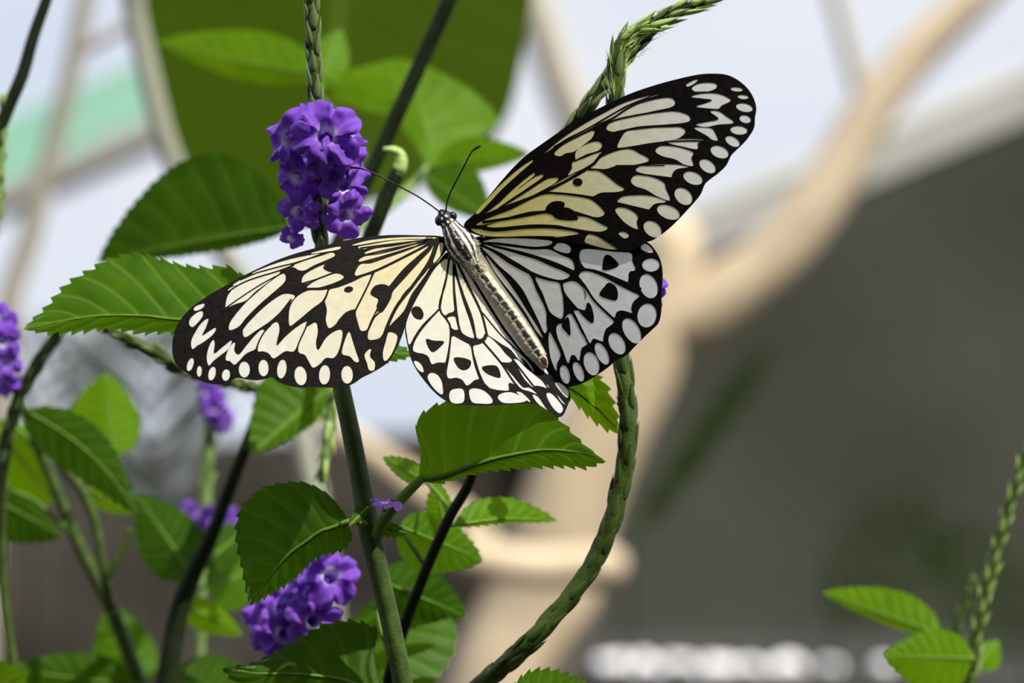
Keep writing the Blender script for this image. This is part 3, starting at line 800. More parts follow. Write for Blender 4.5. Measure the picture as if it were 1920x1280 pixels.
def vein(pts, w):
    R = catmull(pts, max(6, 3 * len(pts)))
    L, Rr = [], []
    for i in range(len(R)):
        d = R[min(i + 1, len(R) - 1)] - R[max(i - 1, 0)]
        n = np.array([-d[1], d[0]]) / (np.linalg.norm(d) + 1e-9)
        L.append(tuple(R[i] + n * w)); Rr.append(tuple(R[i] - n * w))
    return L + Rr[::-1]
LF_VEIN = [vein(p, w) for p, w in (
 ([(390, 470), (470, 416), (545, 378), (640, 346), (740, 316), (860, 272)], 4.5), ([(500, 372), (600, 328), (690, 302), (780, 278), (850, 262), (960, 228), (1050, 194)], 4),
 ([(600, 850), (630, 770), (665, 712), (705, 670)], 5), ([(868, 855), (895, 780), (930, 705), (950, 650)], 5), ([(1160, 870), (1180, 780), (1198, 700)], 6),
 ([(1090, 428), (1064, 500), (1030, 540)], 6), ([(1395, 310), (1345, 420), (1272, 565), (1245, 610)], 6), ([(930, 432), (1090, 426), (1200, 376), (1385, 318), (1600, 215), (1810, 105)], 8),
 ([(1425, 590), (1390, 625), (1350, 710)], 6), ([(1808, 120), (1760, 250), (1650, 410), (1545, 545), (1480, 680), (1450, 770)], 11), ([(400, 560), (500, 490), (640, 400), (790, 320)], 4),
 ([(510, 700), (600, 590), (760, 455), (860, 440)], 8), ([(840, 500), (760, 600), (650, 700)], 6), ([(905, 398), (1000, 370), (1110, 328)], 5), ([(1300, 160), (1450, 140), (1800, 100)], 5), ([(1330, 205), (1500, 165), (1800, 104)], 5), ([(1290, 258), (1450, 215), (1800, 108)], 5))]
RF_VEIN = [vein(p, w) for p, w in (
 ([(925, 380), (1000, 350), (1100, 328), (1220, 307), (1370, 288)], 6), ([(985, 432), (1060, 416), (1200, 399), (1320, 390), (1460, 380)], 6), ([(600, 525), (690, 472), (800, 416), (930, 341), (1060, 266), (1210, 205)], 4.5),
 ([(735, 612), (800, 580), (895, 550)], 5), ([(850, 420), (960, 352), (1100, 262), (1290, 190)], 6), ([(820, 665), (900, 668), (1100, 690), (1340, 720)], 6), ([(60, 1005), (250, 920), (540, 808), (820, 655), (900, 570)], 9), ([(540, 810), (700, 822), (860, 846), (1200, 925)], 7),
 ([(70, 1030), (230, 1040), (420, 1025), (600, 1024), (800, 1060)], 8), ([(150, 1000), (330, 972), (560, 930)], 9), ([(990, 640), (1150, 640), (1300, 640)], 3), ([(1440, 180), (1600, 178), (1740, 200)], 4), ([(1450, 290), (1640, 290), (1750, 300)], 4), ([(1300, 490), (1500, 485), (1680, 500)], 5), ([(740, 935), (850, 970), (960, 1010)], 5))]
RH_VEIN = [vein(p, w) for p, w in (
 ([(1190, 345), (1240, 410), (1300, 500), (1425, 620)], 7), ([(1150, 560), (1180, 615), (1260, 780)], 6), ([(545, 130), (700, 200), (880, 322), (1080, 370), (1190, 330)], 7), ([(885, 330), (960, 480), (1000, 600)], 7), ([(600, 120), (800, 145), (1000, 152), (1060, 112)], 6),
 ([(640, 142), (860, 195), (1030, 250), (1165, 310)], 8), ([(1195, 290), (1320, 308), (1600, 420)], 7), ([(1080, 380), (1100, 470), (1130, 560)], 8))]
LH_VEIN = [vein(p, w) for p, w in (
 ([(352, 230), (330, 380), (290, 545), (360, 660), (350, 850), (330, 960)], 6), ([(290, 550), (180, 670), (100, 800)], 6), ([(365, 700), (500, 770), (570, 755), (595, 715)], 12), ([(395, 230), (480, 400), (560, 570), (598, 715)], 7), ([(382, 260), (385, 420), (400, 590), (425, 700)], 7), ([(390, 300), (440, 450), (500, 610), (525, 745)], 7),
 ([(500, 790), (520, 900), (560, 1010), (620, 1075)], 6), ([(580, 770), (690, 900), (790, 1045), (900, 1150)], 6), ([(570, 575), (700, 730), (860, 880), (1000, 1070)], 4), ([(760, 870), (900, 1050), (1010, 1200)], 5))]

AX0, AXD = np.array([850.0, 440.0]), np.array([0.565, 0.825])
def perp(px, py):      # signed pixel distance from the body's axis, positive towards the upper right
    d = np.array([px, py]) - AX0
    return d[0] * AXD[1] - d[1] * AXD[0]
TH = math.tan(math.radians(20))

def pip(poly, pts):
    """numpy point-in-polygon"""
    x, y = pts[:, 0], pts[:, 1]
    r = np.zeros(len(pts), bool)
    q = np.array(poly)
    for (x0, y0), (x1, y1) in zip(q, np.roll(q, -1, axis=0)):
        c = ((y0 > y) != (y1 > y))
        with np.errstate(divide='ignore', invalid='ignore'):
            xi = (x1 - x0) * (y - y0) / (y1 - y0) + x0
        r ^= c & (x < xi)
    return r

def wing(name, parent, outline, cells, spots, depth, root, tint_near, tint_far, reach, label):
    Z = {'A': ZA, 'B': ZB, 'C': ZC}
    smooth = lambda p: [tuple(q) for q in catmull(p, max(14, int(sum(math.dist(p[i], p[i - 1]) for i in range(len(p))) / 3.5)), True)]
    ol = smooth(outline)
    cl = [smooth(c) for c in cells]
    sp = [smooth(c) if len(c) < 17 else [tuple(q) for q in c] for c in spots]
    verts, edges = [], []
    for poly in [ol] + cl + sp:
        b = len(verts)
        verts += poly
        edges += [(b + i, b + (i + 1) % len(poly)) for i in range(len(poly))]
    q = np.array(ol)
    lo, hi = q.min(0), q.max(0)
    gx, gy = np.meshgrid(np.arange(lo[0], hi[0], 9.0), np.arange(lo[1], hi[1], 9.0))
    rs = np.random.RandomState(5)
    G = np.stack([gx.ravel(), gy.ravel()], 1) + rs.uniform(-2, 2, (gx.size, 2))
    verts += [tuple(g_) for g_ in G[pip(ol, G)]]
    V2, E2, F2, *_ = delaunay_2d_cdt([Vector(v) for v in verts], edges, [], 0, 1e-3)
    V2 = np.array([tuple(v) for v in V2])
    F2 = [tuple(f) for f in F2]
    cen = np.array([V2[list(f)].mean(0) for f in F2])
    owner = np.full(len(F2), -2)
    owner[pip(ol, cen)] = -1
    for k, c in enumerate(cl):
        m = pip(c, cen) & (owner > -2)
        owner[m] = k
    for c in sp:
        m = pip(c, cen) & (owner > -2)
        owner[m] = -1
    P3 = [P(a, b, depth(a, b)) for a, b in V2]
    def sub(sel):
        ids = sorted({i for f in sel for i in f})
        mp = {i: k for k, i in enumerate(ids)}
        fs = []
        for f in sel:
            a, b, c = (P3[i] for i in f)
            g_ = tuple(mp[i] for i in f)
            if (b - a).cross(c - a).y > 0: g_ = g_[::-1]
            fs.append(g_)
        return ids, fs
    ids, fs = sub([f for f, w_ in zip(F2, owner) if w_ == -1])
    wg = mk(name, [P3[i] for i in ids], fs, M['wing_black'], parent, smooth=False)
    wg['label'] = label
    so = wg.modifiers.new('thickness', 'SOLIDIFY')
    so.thickness = 0.00012; so.offset = 0.0
    for k in range(len(cl)):
        sel = [f for f, w_ in zip(F2, owner) if w_ == k]
        if not sel: continue
        ids, fs = sub(sel)
        col = []
        for i in ids:
            d = math.dist(V2[i], root) / reach
            f = min(1, max(0, (d - 0.18) / 0.75))
            n_ = 0.94 + 0.10 * noise.noise(Vector((V2[i][0] * 0.08, V2[i][1] * 0.08, 0)))
            col.append([(a + (b - a) * f) * n_ for a, b in zip(tint_near, tint_far)])
        mk('wing_cell', [P3[i] for i in ids], fs, M['wing_cell'], wg, attrs={'pigment': col})
    return wg

bfly = empty('butterfly', P(864, 458, 0.0), 'black and cream butterfly with spread veined wings, perched on a stem', 'butterfly')
def depL(off):
    return lambda a, b: off - TH * max(0, -perp(a, b)) * (1 - max(0, -perp(a, b)) / 1900) * PX
def depR(off):
    return lambda a, b: off - TH * max(0, perp(a, b)) * (1 - max(0, perp(a, b)) / 1900) * PX
wing('hindwing', bfly, RH_OUT, [ZC(c) for c in RH], [ZC(c) for c in RH_SPOT + RH_VEIN], depR(0.0003), (900, 455), (0.88, 0.88, 0.72), (0.90, 0.90, 0.90), 340, 'upper right hindwing, shaded greyish white between black veins')
wing('hindwing', bfly, LH_OUT, [ZC(c) for c in LH], [ZC(c) for c in LH_SPOT + LH_VEIN], depL(0.0003), (845, 480), (0.90, 0.86, 0.66), (0.92, 0.91, 0.88), 300, 'lower left hindwing, sunlit white with black veins')
wing('forewing', bfly, RF_OUT, [ZB(c) for c in RF], [ZB(c) for c in RF_SPOT + RF_VEIN], depR(-0.0002), (880, 415), (0.84, 0.72, 0.24), (0.90, 0.91, 0.86), 520, 'upper right forewing, yellowish cells with black spots and border')
wing('forewing', bfly, LF_OUT, [ZA(c) for c in LF], [ZA(c) for c in LF_SPOT + LF_VEIN], depL(-0.0002), (815, 450), (0.90, 0.80, 0.48), (0.94, 0.93, 0.87), 480, 'lower left forewing, sunlit cream cells with black border')

# body: one continuous surface, head to abdomen tip
prof = [(825, 393, 2), (829, 399, 10), (834, 408, 15), (839, 416, 15), (843, 422, 16), (848, 431, 20), (856, 445, 26.5), (865, 460, 28.5), (874, 474, 26), (882, 487, 18.5), (890, 499, 15.5), (905, 520, 15), (925, 547, 15), (945, 574, 15.5), (965, 602, 16), (985, 632, 16.5), (1003, 659, 15.5), (1014, 675, 12.5), (1021, 685, 8), (1025, 690, 1.5)]
NB, SB = 220, 56
Rb = catmull([(a, b, r) for a, b, r in prof], NB)
Lb = np.concatenate([[0], np.cumsum(np.linalg.norm(np.diff(Rb[:, :2], axis=0), axis=1))])
tb = Lb / Lb[-1]
segs = [0.40, 0.46, 0.52, 0.58, 0.64, 0.70, 0.76, 0.82, 0.885, 0.94]
V, C, F = [], [], []
rn = random.Random(2)
for i in range(NB):
    px_, py_, r = Rb[i]
    t = tb[i]
    j2, j1 = min(i + 1, NB - 1), max(i - 1, 0)
    d = Rb[j2][:2] - Rb[j1][:2]
    d = d / np.linalg.norm(d)
    ctr = P(px_, py_, -0.0006 - 0.0006 * math.sin(math.pi * min(1, t / 0.36)))
    ax = Vector((d[0], 0, -d[1]))
    toward = Vector((0, -1, 0))
    side = ax.cross(toward)          # towards the upper right of the picture or its opposite
    if side.x < 0: side = -side
    gro = min((abs(t - s_) for s_ in segs), default=1)
    rr_ = r * (1 - 0.06 * max(0, 1 - gro / 0.010)) if t > 0.38 else r
    for j in range(SB):
        a = 2 * math.pi * j / SB
        u = math.sin(a)
        front = math.cos(a)
        wob = 1 + (0.05 * noise.noise(Vector((px_ * 0.09, py_ * 0.09, a * 2))) if t > 0.08 else 0)
        V.append(ctr + (side * u + toward * front * 0.92) * rr_ * wob * PX)
        nzv = noise.noise(Vector((px_ * 0.25, py_ * 0.25, u * 3)))
        black, white = (0.012, 0.011, 0.012), (0.80, 0.77, 0.66)
        if t < 0.095:                       # head
            c = black
            for (t_, u_) in ((0.045, -0.42), (0.045, 0.30), (0.075, -0.62), (0.078, 0.05), (0.078, 0.62), (0.022, 0.0)):
                if abs(t - t_) < 0.008 and abs(u - u_) < 0.10: c = white
        elif t < 0.345:                     # thorax: long stripes
            un = u + 0.07 * nzv
            k = 0.0
            for u_, w_ in ((-0.84, 0.03), (-0.46, 0.04 + 0.10 * min(1, max(0, (t - 0.17) * 8))), (0.06, 0.03), (0.38, 0.085), (0.76, 0.06)):
                k = max(k, 1 - max(0, abs(un - u_) - w_) / 0.03)
            k = min(1, max(0, k))
            if front < -0.2: k = 0.6
            if t > 0.31: k = max(k * 0.8, 0.30 + 0.6 * nzv)
            c = [b_ + (w_ - b_) * min(1, max(0, k)) for b_, w_ in zip(black, white)]
        else:                               # abdomen: cream with a ragged dark line
            cream = (0.50, 0.46, 0.35)
            mid = 0.16 + 0.10 * (t - 0.35)
            wd = 0.27 + 0.16 * nzv + 0.06 * max(0, 1 - gro / 0.02)
            k = min(1, max(0, 1 - (abs(u - mid) - wd) / 0.07)) if front > 0 else 0
            if t > 0.93: k = 0
            ringk = max(0, 1 - gro / 0.004) * 0.55
            k = max(k * (1 - 0.5 * max(0, 1 - gro / 0.008)), ringk)
            c = [b_ + (w_ - b_) * k for b_, w_ in zip(cream, (0.012, 0.010, 0.009))]
            dd = math.hypot((t - 0.965) / 0.028, (u - 0.35) / 0.5)
            if dd < 1 and front > -0.3: c = (0.05, 0.012, 0.006)
        C.append(c)
for i in range(NB - 1):
    for j in range(SB):
        k = (j + 1) % SB
        F.append((i * SB + j, i * SB + k, (i + 1) * SB + k, (i + 1) * SB + j))
F.append(tuple(reversed(range(SB)))); F.append(tuple((NB - 1) * SB + j for j in range(SB)))
mk('body', V, F, M['body'], bfly, attrs={'pigment': C})

def blob(name, center, r, mat, parent, scale=(1, 1, 1), sub=3):
    bm = bmesh.new()
    bmesh.ops.create_icosphere(bm, subdivisions=sub, radius=1)
    V = [center + Vector((v.co.x * scale[0], v.co.y * scale[1], v.co.z * scale[2])) * r for v in bm.verts]
    F = [tuple(v.index for v in f.verts) for f in bm.faces]
    bm.free()
    return mk(name, V, F, mat, parent)
blob('eye', P(823, 413.5, -0.0012), 9.0 * PX, M['eye'], bfly, (0.85, 1, 1.1))
blob('eye', P(848, 405, -0.0012), 9.0 * PX, M['eye'], bfly, (1.0, 1, 0.95))
def antenna(zpts, ys):
    pts_ = ZD(zpts)
    path = [(a, b, y_, 1.7) for (a, b), y_ in zip(pts_, ys)]
    pts, rad, R = px_path(path, 40)
    rad = [r * (0.85 + (0.55 if i > 33 else 0) * min(1, (i - 33) / 3)) for i, r in enumerate(rad)]
    Vv, Ff = tube(pts, rad, 8)
    mk('antenna', Vv, Ff, M['chitin'], bfly)
antenna([(850, 650), (830, 618), (760, 565), (640, 485), (480, 400), (360, 335), (250, 285), (170, 255), (70, 245)], [-0.0010, -0.0018, -0.004, -0.006, -0.008, -0.0085, -0.009, -0.009, -0.009])
antenna([(893, 640), (897, 610), (905, 550), (935, 460), (1005, 325), (1060, 220), (1095, 150), (1130, 100), (1195, 57)], [-0.0010, -0.0018, -0.004, -0.006, -0.008, -0.009, -0.010, -0.010, -0.010])
# pale fuzz where the wings join the body
rn = random.Random(11)
Vh, Fh = [], []
for k in range(420):
    t = rn.choice([rn.uniform(0.22, 0.40), rn.uniform(0.30, 0.40)])
    i = int(np.searchsorted(tb, t))
    a = rn.choice([rn.uniform(0.5, 1.5), rn.uniform(-1.5, -0.5), rn.uniform(-1.5, 1.5) if t > 0.30 else 1.2])
    p = V[i * SB + int((a % (2 * math.pi)) / (2 * math.pi) * SB) % SB]
    ctr = P(Rb[i][0], Rb[i][1], -0.001)
    o_ = (Vector(p) - ctr).normalized()
    d = (o_ + Vector((0.5, 0, -0.75)) * 0.8 + Vector((rn.uniform(-1, 1), rn.uniform(-1, 1), rn.uniform(-1, 1))) * 0.4).normalized()
    L_ = rn.uniform(5, 12) * PX
    s_ = d.cross(Vector((rn.uniform(-1, 1), rn.uniform(-1, 1), rn.uniform(-1, 1)))).normalized() * 0.35 * PX
    s2 = d.cross(s_).normalized() * 0.35 * PX
    b = len(Vh)
    Vh += [Vector(p) + s_, Vector(p) - s_ * 0.5 + s2, Vector(p) - s_ * 0.5 - s2, Vector(p) + d * L_]
    Fh += [(b, b + 1, b + 3), (b + 1, b + 2, b + 3), (b + 2, b, b + 3)]
hz = mk('fuzz', Vh, Fh, M['fuzz'], bfly)
hz['kind'] = 'stuff'
# legs reach back to the perch stem
for sx, py0, q in ((-9, 440, (893, 452)), (11, 436, (926, 428)), (-10, 456, (888, 470)), (12, 452, (922, 452)), (-8, 470, (884, 494)), (12, 468, (906, 486))):
    a0 = P(858 + sx + (py0 - 440) * 0.6, py0, 0.0012)
    a3 = P(q[0], q[1], 0.0085)
    a1 = a0.lerp(a3, 0.3) + Vector((0.0012 * (1 if sx > 0 else -1), 0.002, 0.001))
    a2 = a0.lerp(a3, 0.75) + Vector((0.0008 * (1 if sx > 0 else -1), 0.0015, -0.0008))
    Vv, Ff = tube([a0, a1, a2, a3], [0.00022, 0.0002, 0.00015, 0.0001], 7)
    mk('leg', Vv, Ff, M['chitin'], bfly)

# ------------------------------------------------------------------ main shoot
s1 = shoot(790, 0.01, 'tall green shoot under the butterfly, with a violet flower cluster on its upright spike')
stem(s1, [(775, 1400, 0.010, 20), (757, 1290, 0.010, 18), (733, 1170, 0.010, 17.5), (712, 1080, 0.010, 18), (697, 1010, 0.010, 21), (687, 960, 0.010, 20), (672, 880, 0.010, 17.5), (656, 800, 0.010, 16.5), (642, 735, 0.010, 16), (628, 660, 0.011, 15), (615, 560, 0.012, 13), (605, 480, 0.013, 12), (602, 440, 0.013, 12)], M['stem'], 90, 16, ground=900)
sp1 = spike(s1, [(604, 470, 0.013, 13), (598, 400, 0.013, 12), (594, 320, 0.013, 12), (592, 230, 0.012, 11), (590, 160, 0.012, 11), (588, 90, 0.012, 11), (585, 20, 0.012, 11), (582, -60, 0.012, 9)], 'bract', 10, 17, M['stem'], 70, tipkind=None, length=1.25)
flowers(sp1, [
    (610, 256, 66, 0.05, 0.12, 1.0, -0.009),
    (540, 258, 60, -0.75, 0.05, 0.65, -0.003),
    (572, 225, 46, -0.30, 0.55, 0.7, -0.002),
    (648, 248, 50, 0.70, 0.30, 0.6, -0.003),
    (662, 318, 52, 0.85, -0.10, 0.55, -0.003),
    (558, 330, 48, -0.50, -0.25, 0.8, -0.003),
    (646, 350, 46, 0.45, -0.25, 0.85, -0.005),
    (648, 404, 46, 0.30, -0.35, 0.85, -0.004),
    (560, 398, 42, -0.35, -0.40, 0.8, -0.004),
    (546, 446, 27, -0.40, -0.55, 0.6, -0.002),
    (612, 300, 44, 0.1, -0.35, 0.9, -0.008),
], 0.013)
# leaf to the right, its stalk and blade catching the butterfly's shadow
leaf(s1, [(790, 897), (822, 895), (855, 884), (900, 868), (940, 857), (1015, 844), (1070, 846), (1108, 853), (1138, 866)],
     [(786, 890), (788, 845), (780, 803), (795, 776), (830, 757), (880, 742), (930, 738), (975, 742), (1010, 758), (1037, 778), (1062, 803), (1087, 828), (1115, 850), (1138, 866)],
     [(792, 903), (825, 905), (855, 895), (897, 884), (940, 878), (982, 875), (1045, 872), (1095, 874), (1120, 868), (1138, 866)],
     (0.0065, -0.0045), M['leaf'], tilt=(0.22, 0.3), teeth=8, nteeth=17, petiole=[(702, 1015, 0.010), (714, 985, 0.007), (735, 955, 0.0055), (762, 925, 0.006), (790, 897, 0.0065)], pr=(13, 9), N_=200, M_=22, nv=8, label='broad serrated leaf below the wings, half in their shadow')
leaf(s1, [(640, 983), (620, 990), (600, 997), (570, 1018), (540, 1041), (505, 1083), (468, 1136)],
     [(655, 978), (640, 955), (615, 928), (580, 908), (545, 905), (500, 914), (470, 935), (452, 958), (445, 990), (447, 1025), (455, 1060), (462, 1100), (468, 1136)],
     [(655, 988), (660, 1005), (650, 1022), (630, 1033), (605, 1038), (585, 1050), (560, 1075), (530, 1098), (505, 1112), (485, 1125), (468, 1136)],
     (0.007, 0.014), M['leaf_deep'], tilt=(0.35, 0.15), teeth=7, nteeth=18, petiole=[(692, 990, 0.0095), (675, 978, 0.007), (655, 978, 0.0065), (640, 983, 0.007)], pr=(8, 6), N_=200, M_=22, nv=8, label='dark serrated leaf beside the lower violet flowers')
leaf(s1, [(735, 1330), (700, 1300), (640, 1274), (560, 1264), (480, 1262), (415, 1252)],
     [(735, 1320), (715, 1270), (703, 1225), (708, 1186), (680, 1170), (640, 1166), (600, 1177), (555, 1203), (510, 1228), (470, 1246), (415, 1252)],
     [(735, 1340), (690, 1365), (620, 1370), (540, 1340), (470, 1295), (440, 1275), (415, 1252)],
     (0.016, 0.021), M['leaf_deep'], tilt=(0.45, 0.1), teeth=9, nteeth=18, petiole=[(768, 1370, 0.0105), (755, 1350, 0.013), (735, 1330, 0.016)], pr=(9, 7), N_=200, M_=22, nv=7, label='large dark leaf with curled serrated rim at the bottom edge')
leaf(s1, [(590, 580), (540, 590), (430, 601), (333, 599), (267, 592), (187, 592), (117, 602), (43, 617)],
     [(590, 575), (520, 545), (455, 517), (430, 503), (390, 505), (345, 500), (300, 488), (270, 480), (240, 480), (200, 492), (178, 505), (150, 520), (120, 543), (90, 577), (60, 602), (43, 617)],
     [(590, 585), (530, 615), (430, 628), (330, 622), (290, 620), (265, 622), (240, 617), (190, 614), (150, 619), (100, 622), (70, 620), (43, 617)],
     (0.011, 0.016), M['leaf'], tilt=(0.55, 0.2), teeth=9, nteeth=24, petiole=[(620, 600, 0.0115), (605, 588, 0.011), (590, 580, 0.011)], pr=(7, 6), N_=220, M_=22, nv=10, quilt=2.6, label='long serrated leaf reaching left from behind the sunlit wing')
ovate(s1, (705, 985), (764, 1000), 12, 14, (0.010, 0.006), M['leaf_deep'], teeth=4, nteeth=6, N_=60, M_=5, nv=4, pr=(4, 3))
ovate(s1, (690, 950), (655, 985), 8, 12, (0.008, 0.004), M['leaf_deep'], teeth=3, nteeth=6, N_=60, M_=5, nv=4, pr=(4, 3))
ovate(s1, (640, 650), (775, 665), 26, 22, (0.013, 0.020), M['leaf'], teeth=5, nteeth=9, N_=80, M_=6, nv=6, petiole=[(622, 610, 0.0115), (632, 640, 0.012), (640, 650, 0.013)])

WILT = FLW[2].copy()
for d_ in WILT.attributes['pigment'].data:
    c_ = d_.color; d_.color = (c_[0] * 0.28, c_[1] * 0.25, c_[2] * 0.28, 1)
ff = inst('fallen_flower', WILT, None, P(722, 944, 0.0015), Vector((0.15, -0.25, 0.9)).to_track_quat('Z', 'Y'), (32 * PX, 24 * PX, 20 * PX))
tag(ff, 'small wilted violet flower lying in the leaf axil of the main stem', 'flower')

# ------------------------------------------------------------------ perch shoot
s2 = shoot(760, 0.05, 'shoot rising behind the butterfly body, its furry spike tip leaning right at the top')
stem(s2, [(700, 1400, 0.055, 11), (740, 1230, 0.050, 11), (790, 1090, 0.042, 10), (840, 975, 0.034, 10), (885, 890, 0.026, 9), (895, 780, 0.020, 9), (890, 660, 0.014, 9), (888, 560, 0.010, 9), (905, 480, 0.0095, 10), (960, 390, 0.0105, 11), (1030, 295, 0.012, 11)], M['stem_dark'], 90, 14, ground=700)
sp2 = spike(s2, [(1020, 310, 0.012, 11), (1085, 222, 0.014, 12), (1130, 160, 0.015, 13), (1180, 98, 0.015, 14), (1230, 45, 0.014, 14), (1280, 18, 0.013, 11), (1345, -6, 0.013, 5)], 'bract', 9, 15, M['stem_dark'], 60, tipkind='bract_tip', length=1.35)
leaf(s2, [(990, 690), (1030, 705), (1070, 728), (1120, 766), (1164, 812)], [(990, 680), (1050, 690), (1105, 700), (1130, 718), (1143, 745), (1155, 781), (1164, 812)],
     [(990, 700), (1030, 718), (1070, 745), (1110, 783), (1140, 803), (1164, 812)], (0.009, 0.014), M['leaf_bright'], tilt=(0.3, 0.3), teeth=8, nteeth=9, petiole=[(893, 700, 0.016), (930, 685, 0.013), (990, 690, 0.009)], N_=110, M_=10, nv=6, label='bright serrated leaf tip under the shaded hindwing')
ovate(s2, (745, 985), (906, 1050), 48, 62, (0.045, 0.06), M['leaf'], teeth=4, nteeth=12, petiole=[(800, 1065, 0.043), (770, 1020, 0.043), (745, 985, 0.045)])
ovate(s2, (705, 1085), (876, 1156), 60, 45, (0.06, 0.075), M['leaf_deep'], teeth=4, nteeth=12, petiole=[(735, 1240, 0.052), (710, 1160, 0.056), (705, 1085, 0.06)])
ovate(s2, (745, 1110), (760, 1330), 105, 95, (0.075, 0.06), M['leaf'], teeth=5, nteeth=12, petiole=[(780, 1110, 0.043), (760, 1105, 0.06), (745, 1110, 0.075)])
ovate(s2, (850, 985), (1046, 977), 42, 8, (0.036, 0.05), M['leaf_bright'], bend=8, teeth=4, nteeth=12, petiole=[(840, 975, 0.034), (845, 982, 0.035), (850, 985, 0.036)])
ovate(s2, (800, 905), (718, 856), 16, 20, (0.05, 0.06), M['leaf_bright'], teeth=3, nteeth=8, petiole=[(845, 968, 0.036), (825, 930, 0.042), (800, 905, 0.05)])
ovate(s2, (832, 985), (815, 900), 24, 22, (0.05, 0.05), M['leaf_bright'], teeth=3, nteeth=8, petiole=[(840, 980, 0.036), (836, 985, 0.044), (832, 985, 0.05)])

# ------------------------------------------------------------------ curved spike on the right
s3 = shoot(600, 0.06, 'thick scaly green spike curving up under the right hindwing, with a small ant on it')
stem(s3, [(700, 1480, 0.06, 17), (800, 1372, 0.045, 17), (900, 1285, 0.022, 17), (935, 1255, 0.018, 17)], M['stem'], 24, 14, ground=600)
sp3 = spike(s3, [(900, 1285, 0.022, 17), (985, 1212, 0.013, 17), (1058, 1132, 0.012, 17), (1110, 1060, 0.012, 17), (1145, 980, 0.011, 17), (1166, 900, 0.011, 17), (1178, 820, 0.010, 17), (1176, 745, 0.010, 16), (1166, 670, 0.010, 15), (1168, 560, 0.010, 14), (1164, 430, 0.008, 14), (1155, 300, 0.006, 14), (1154, 190, 0.005, 14), (1158, 110, 0.005, 14), (1172, 72, 0.005, 12), (1200, 55, 0.005, 9), (1238, 50, 0.004, 4)],
            'bract_dark', 13, 16, M['stem'], 150, tipkind='bract', length=1.5)
sp3b = sp3
flowers(sp3, [(1222, 540, 42, 0.55, 0.0, 0.6, 0.004), (1190, 500, 30, 0.7, 0.4, -0.3, 0.009)], 0.010)
ovate(s3, (955, 1335), (1115, 1292), 62, 30, (0.004, -0.004), M['leaf'], teeth=9, nteeth=12, N_=120, M_=9, tilt=(0.6, 0.3), petiole=[(880, 1305, 0.012), (915, 1335, 0.008), (955, 1335, 0.004)], label='serrated leaf rim just showing at the bottom edge')
# the fine pale awns at the spike tips
def awns(spk, path, n, L0, L1, spread_, seed):
    rn = random.Random(seed)
    pts, rad, R = px_path(path, 60)
    Vh, Fh = [], []
    for k in range(n):
        i = rn.randrange(2, 58)
        t = (pts[i + 1] - pts[i - 1]).normalized()
        o_ = Vector((rn.uniform(-1, 1), rn.uniform(-1, 1), rn.uniform(-1, 1))); o_ = (o_ - t * o_.dot(t)).normalized()
        p = pts[i] + o_ * rad[i] * 1.2
        d = (t + o_ * spread_).normalized()
        L_ = rn.uniform(L0, L1) * PX
        a_ = d.cross(o_).normalized() * 0.7 * PX; b_ = d.cross(a_).normalized() * 0.7 * PX
        b = len(Vh)
        Vh += [p + a_, p - a_ * 0.5 + b_, p - a_ * 0.5 - b_, p + d * L_]
        Fh += [(b, b + 1, b + 3), (b + 1, b + 2, b + 3), (b + 2, b, b + 3)]
    o = mk('awns', Vh, Fh, M['bract_tip'], spk)
    o['kind'] = 'stuff'
awns(sp3, [(1154, 190, 0.005, 14), (1158, 110, 0.005, 14), (1172, 72, 0.005, 12), (1200, 55, 0.005, 9), (1238, 50, 0.004, 4)], 110, 14, 34, 0.5, 1)
awns(sp2, [(1150, 135, 0.015, 13), (1180, 98, 0.015, 14), (1230, 45, 0.014, 14), (1280, 18, 0.013, 11), (1345, -6, 0.013, 5)], 120, 14, 34, 0.4, 2)

ant = empty('ant', P(1159, 755, 0.008), 'tiny dark ant climbing the shaded side of the scaly spike', 'ant')
for nm, q, r, sc in (('abdomen', (1158.5, 757), 2.6, (0.8, 0.8, 1.35)), ('thorax', (1158.8, 751), 1.5, (0.8, 0.8, 1.5)), ('head', (1158.0, 745), 2.0, (1, 1, 1))):
    blob(nm, P(q[0], q[1], 0.0075), r * PX, M['chitin'], ant, sc, 2)
for k, (a, b) in enumerate(((1154, 744), (1155, 750), (1155, 757), (1162, 746), (1162.5, 752), (1162.5, 758))):
    Vv, Ff = tube([P(1158.8, 750 + (k % 3) - 1, 0.0075), P((1158.8 + a) / 2, b - 2, 0.0072), P(a, b, 0.0080)], [0.00003] * 3, 6)
    mk('leg', Vv, Ff, M['chitin'], ant)

# ------------------------------------------------------------------ lower violet flowers
s4 = shoot(545, 0.055, 'low spike of lilac flowers partly covered by the dark serrated leaf')
stem(s4, [(520, 1420, 0.055, 11), (535, 1300, 0.055, 11), (552, 1190, 0.055, 10)], M['stem_dark'], 20, 10, ground=500)
sp4 = spike(s4, [(548, 1215, 0.055, 10), (562, 1130, 0.055, 10), (575, 1050, 0.055, 9), (580, 1000, 0.055, 7)], 'bract_dark', 16, 14, M['stem_dark'], 30)
flowers(sp4, [(620, 1082, 58, 0.30, 0.25, 1, -0.012), (585, 1112, 48, 0.1, 0.3, 1, -0.008), (545, 1120, 46, -0.2, 0.5, 0.8, -0.004), (498, 1165, 54, -0.5, 0.0, 0.8, -0.003),
              (530, 1190, 52, -0.1, -0.2, 0.9, -0.008), (588, 1165, 54, 0.30, 0.0, 1, -0.012), (500, 1205, 40, -0.4, -0.5, 0.7, -0.003), (560, 1148, 44, 0, 0.1, 1, -0.008)], 0.055, 1)

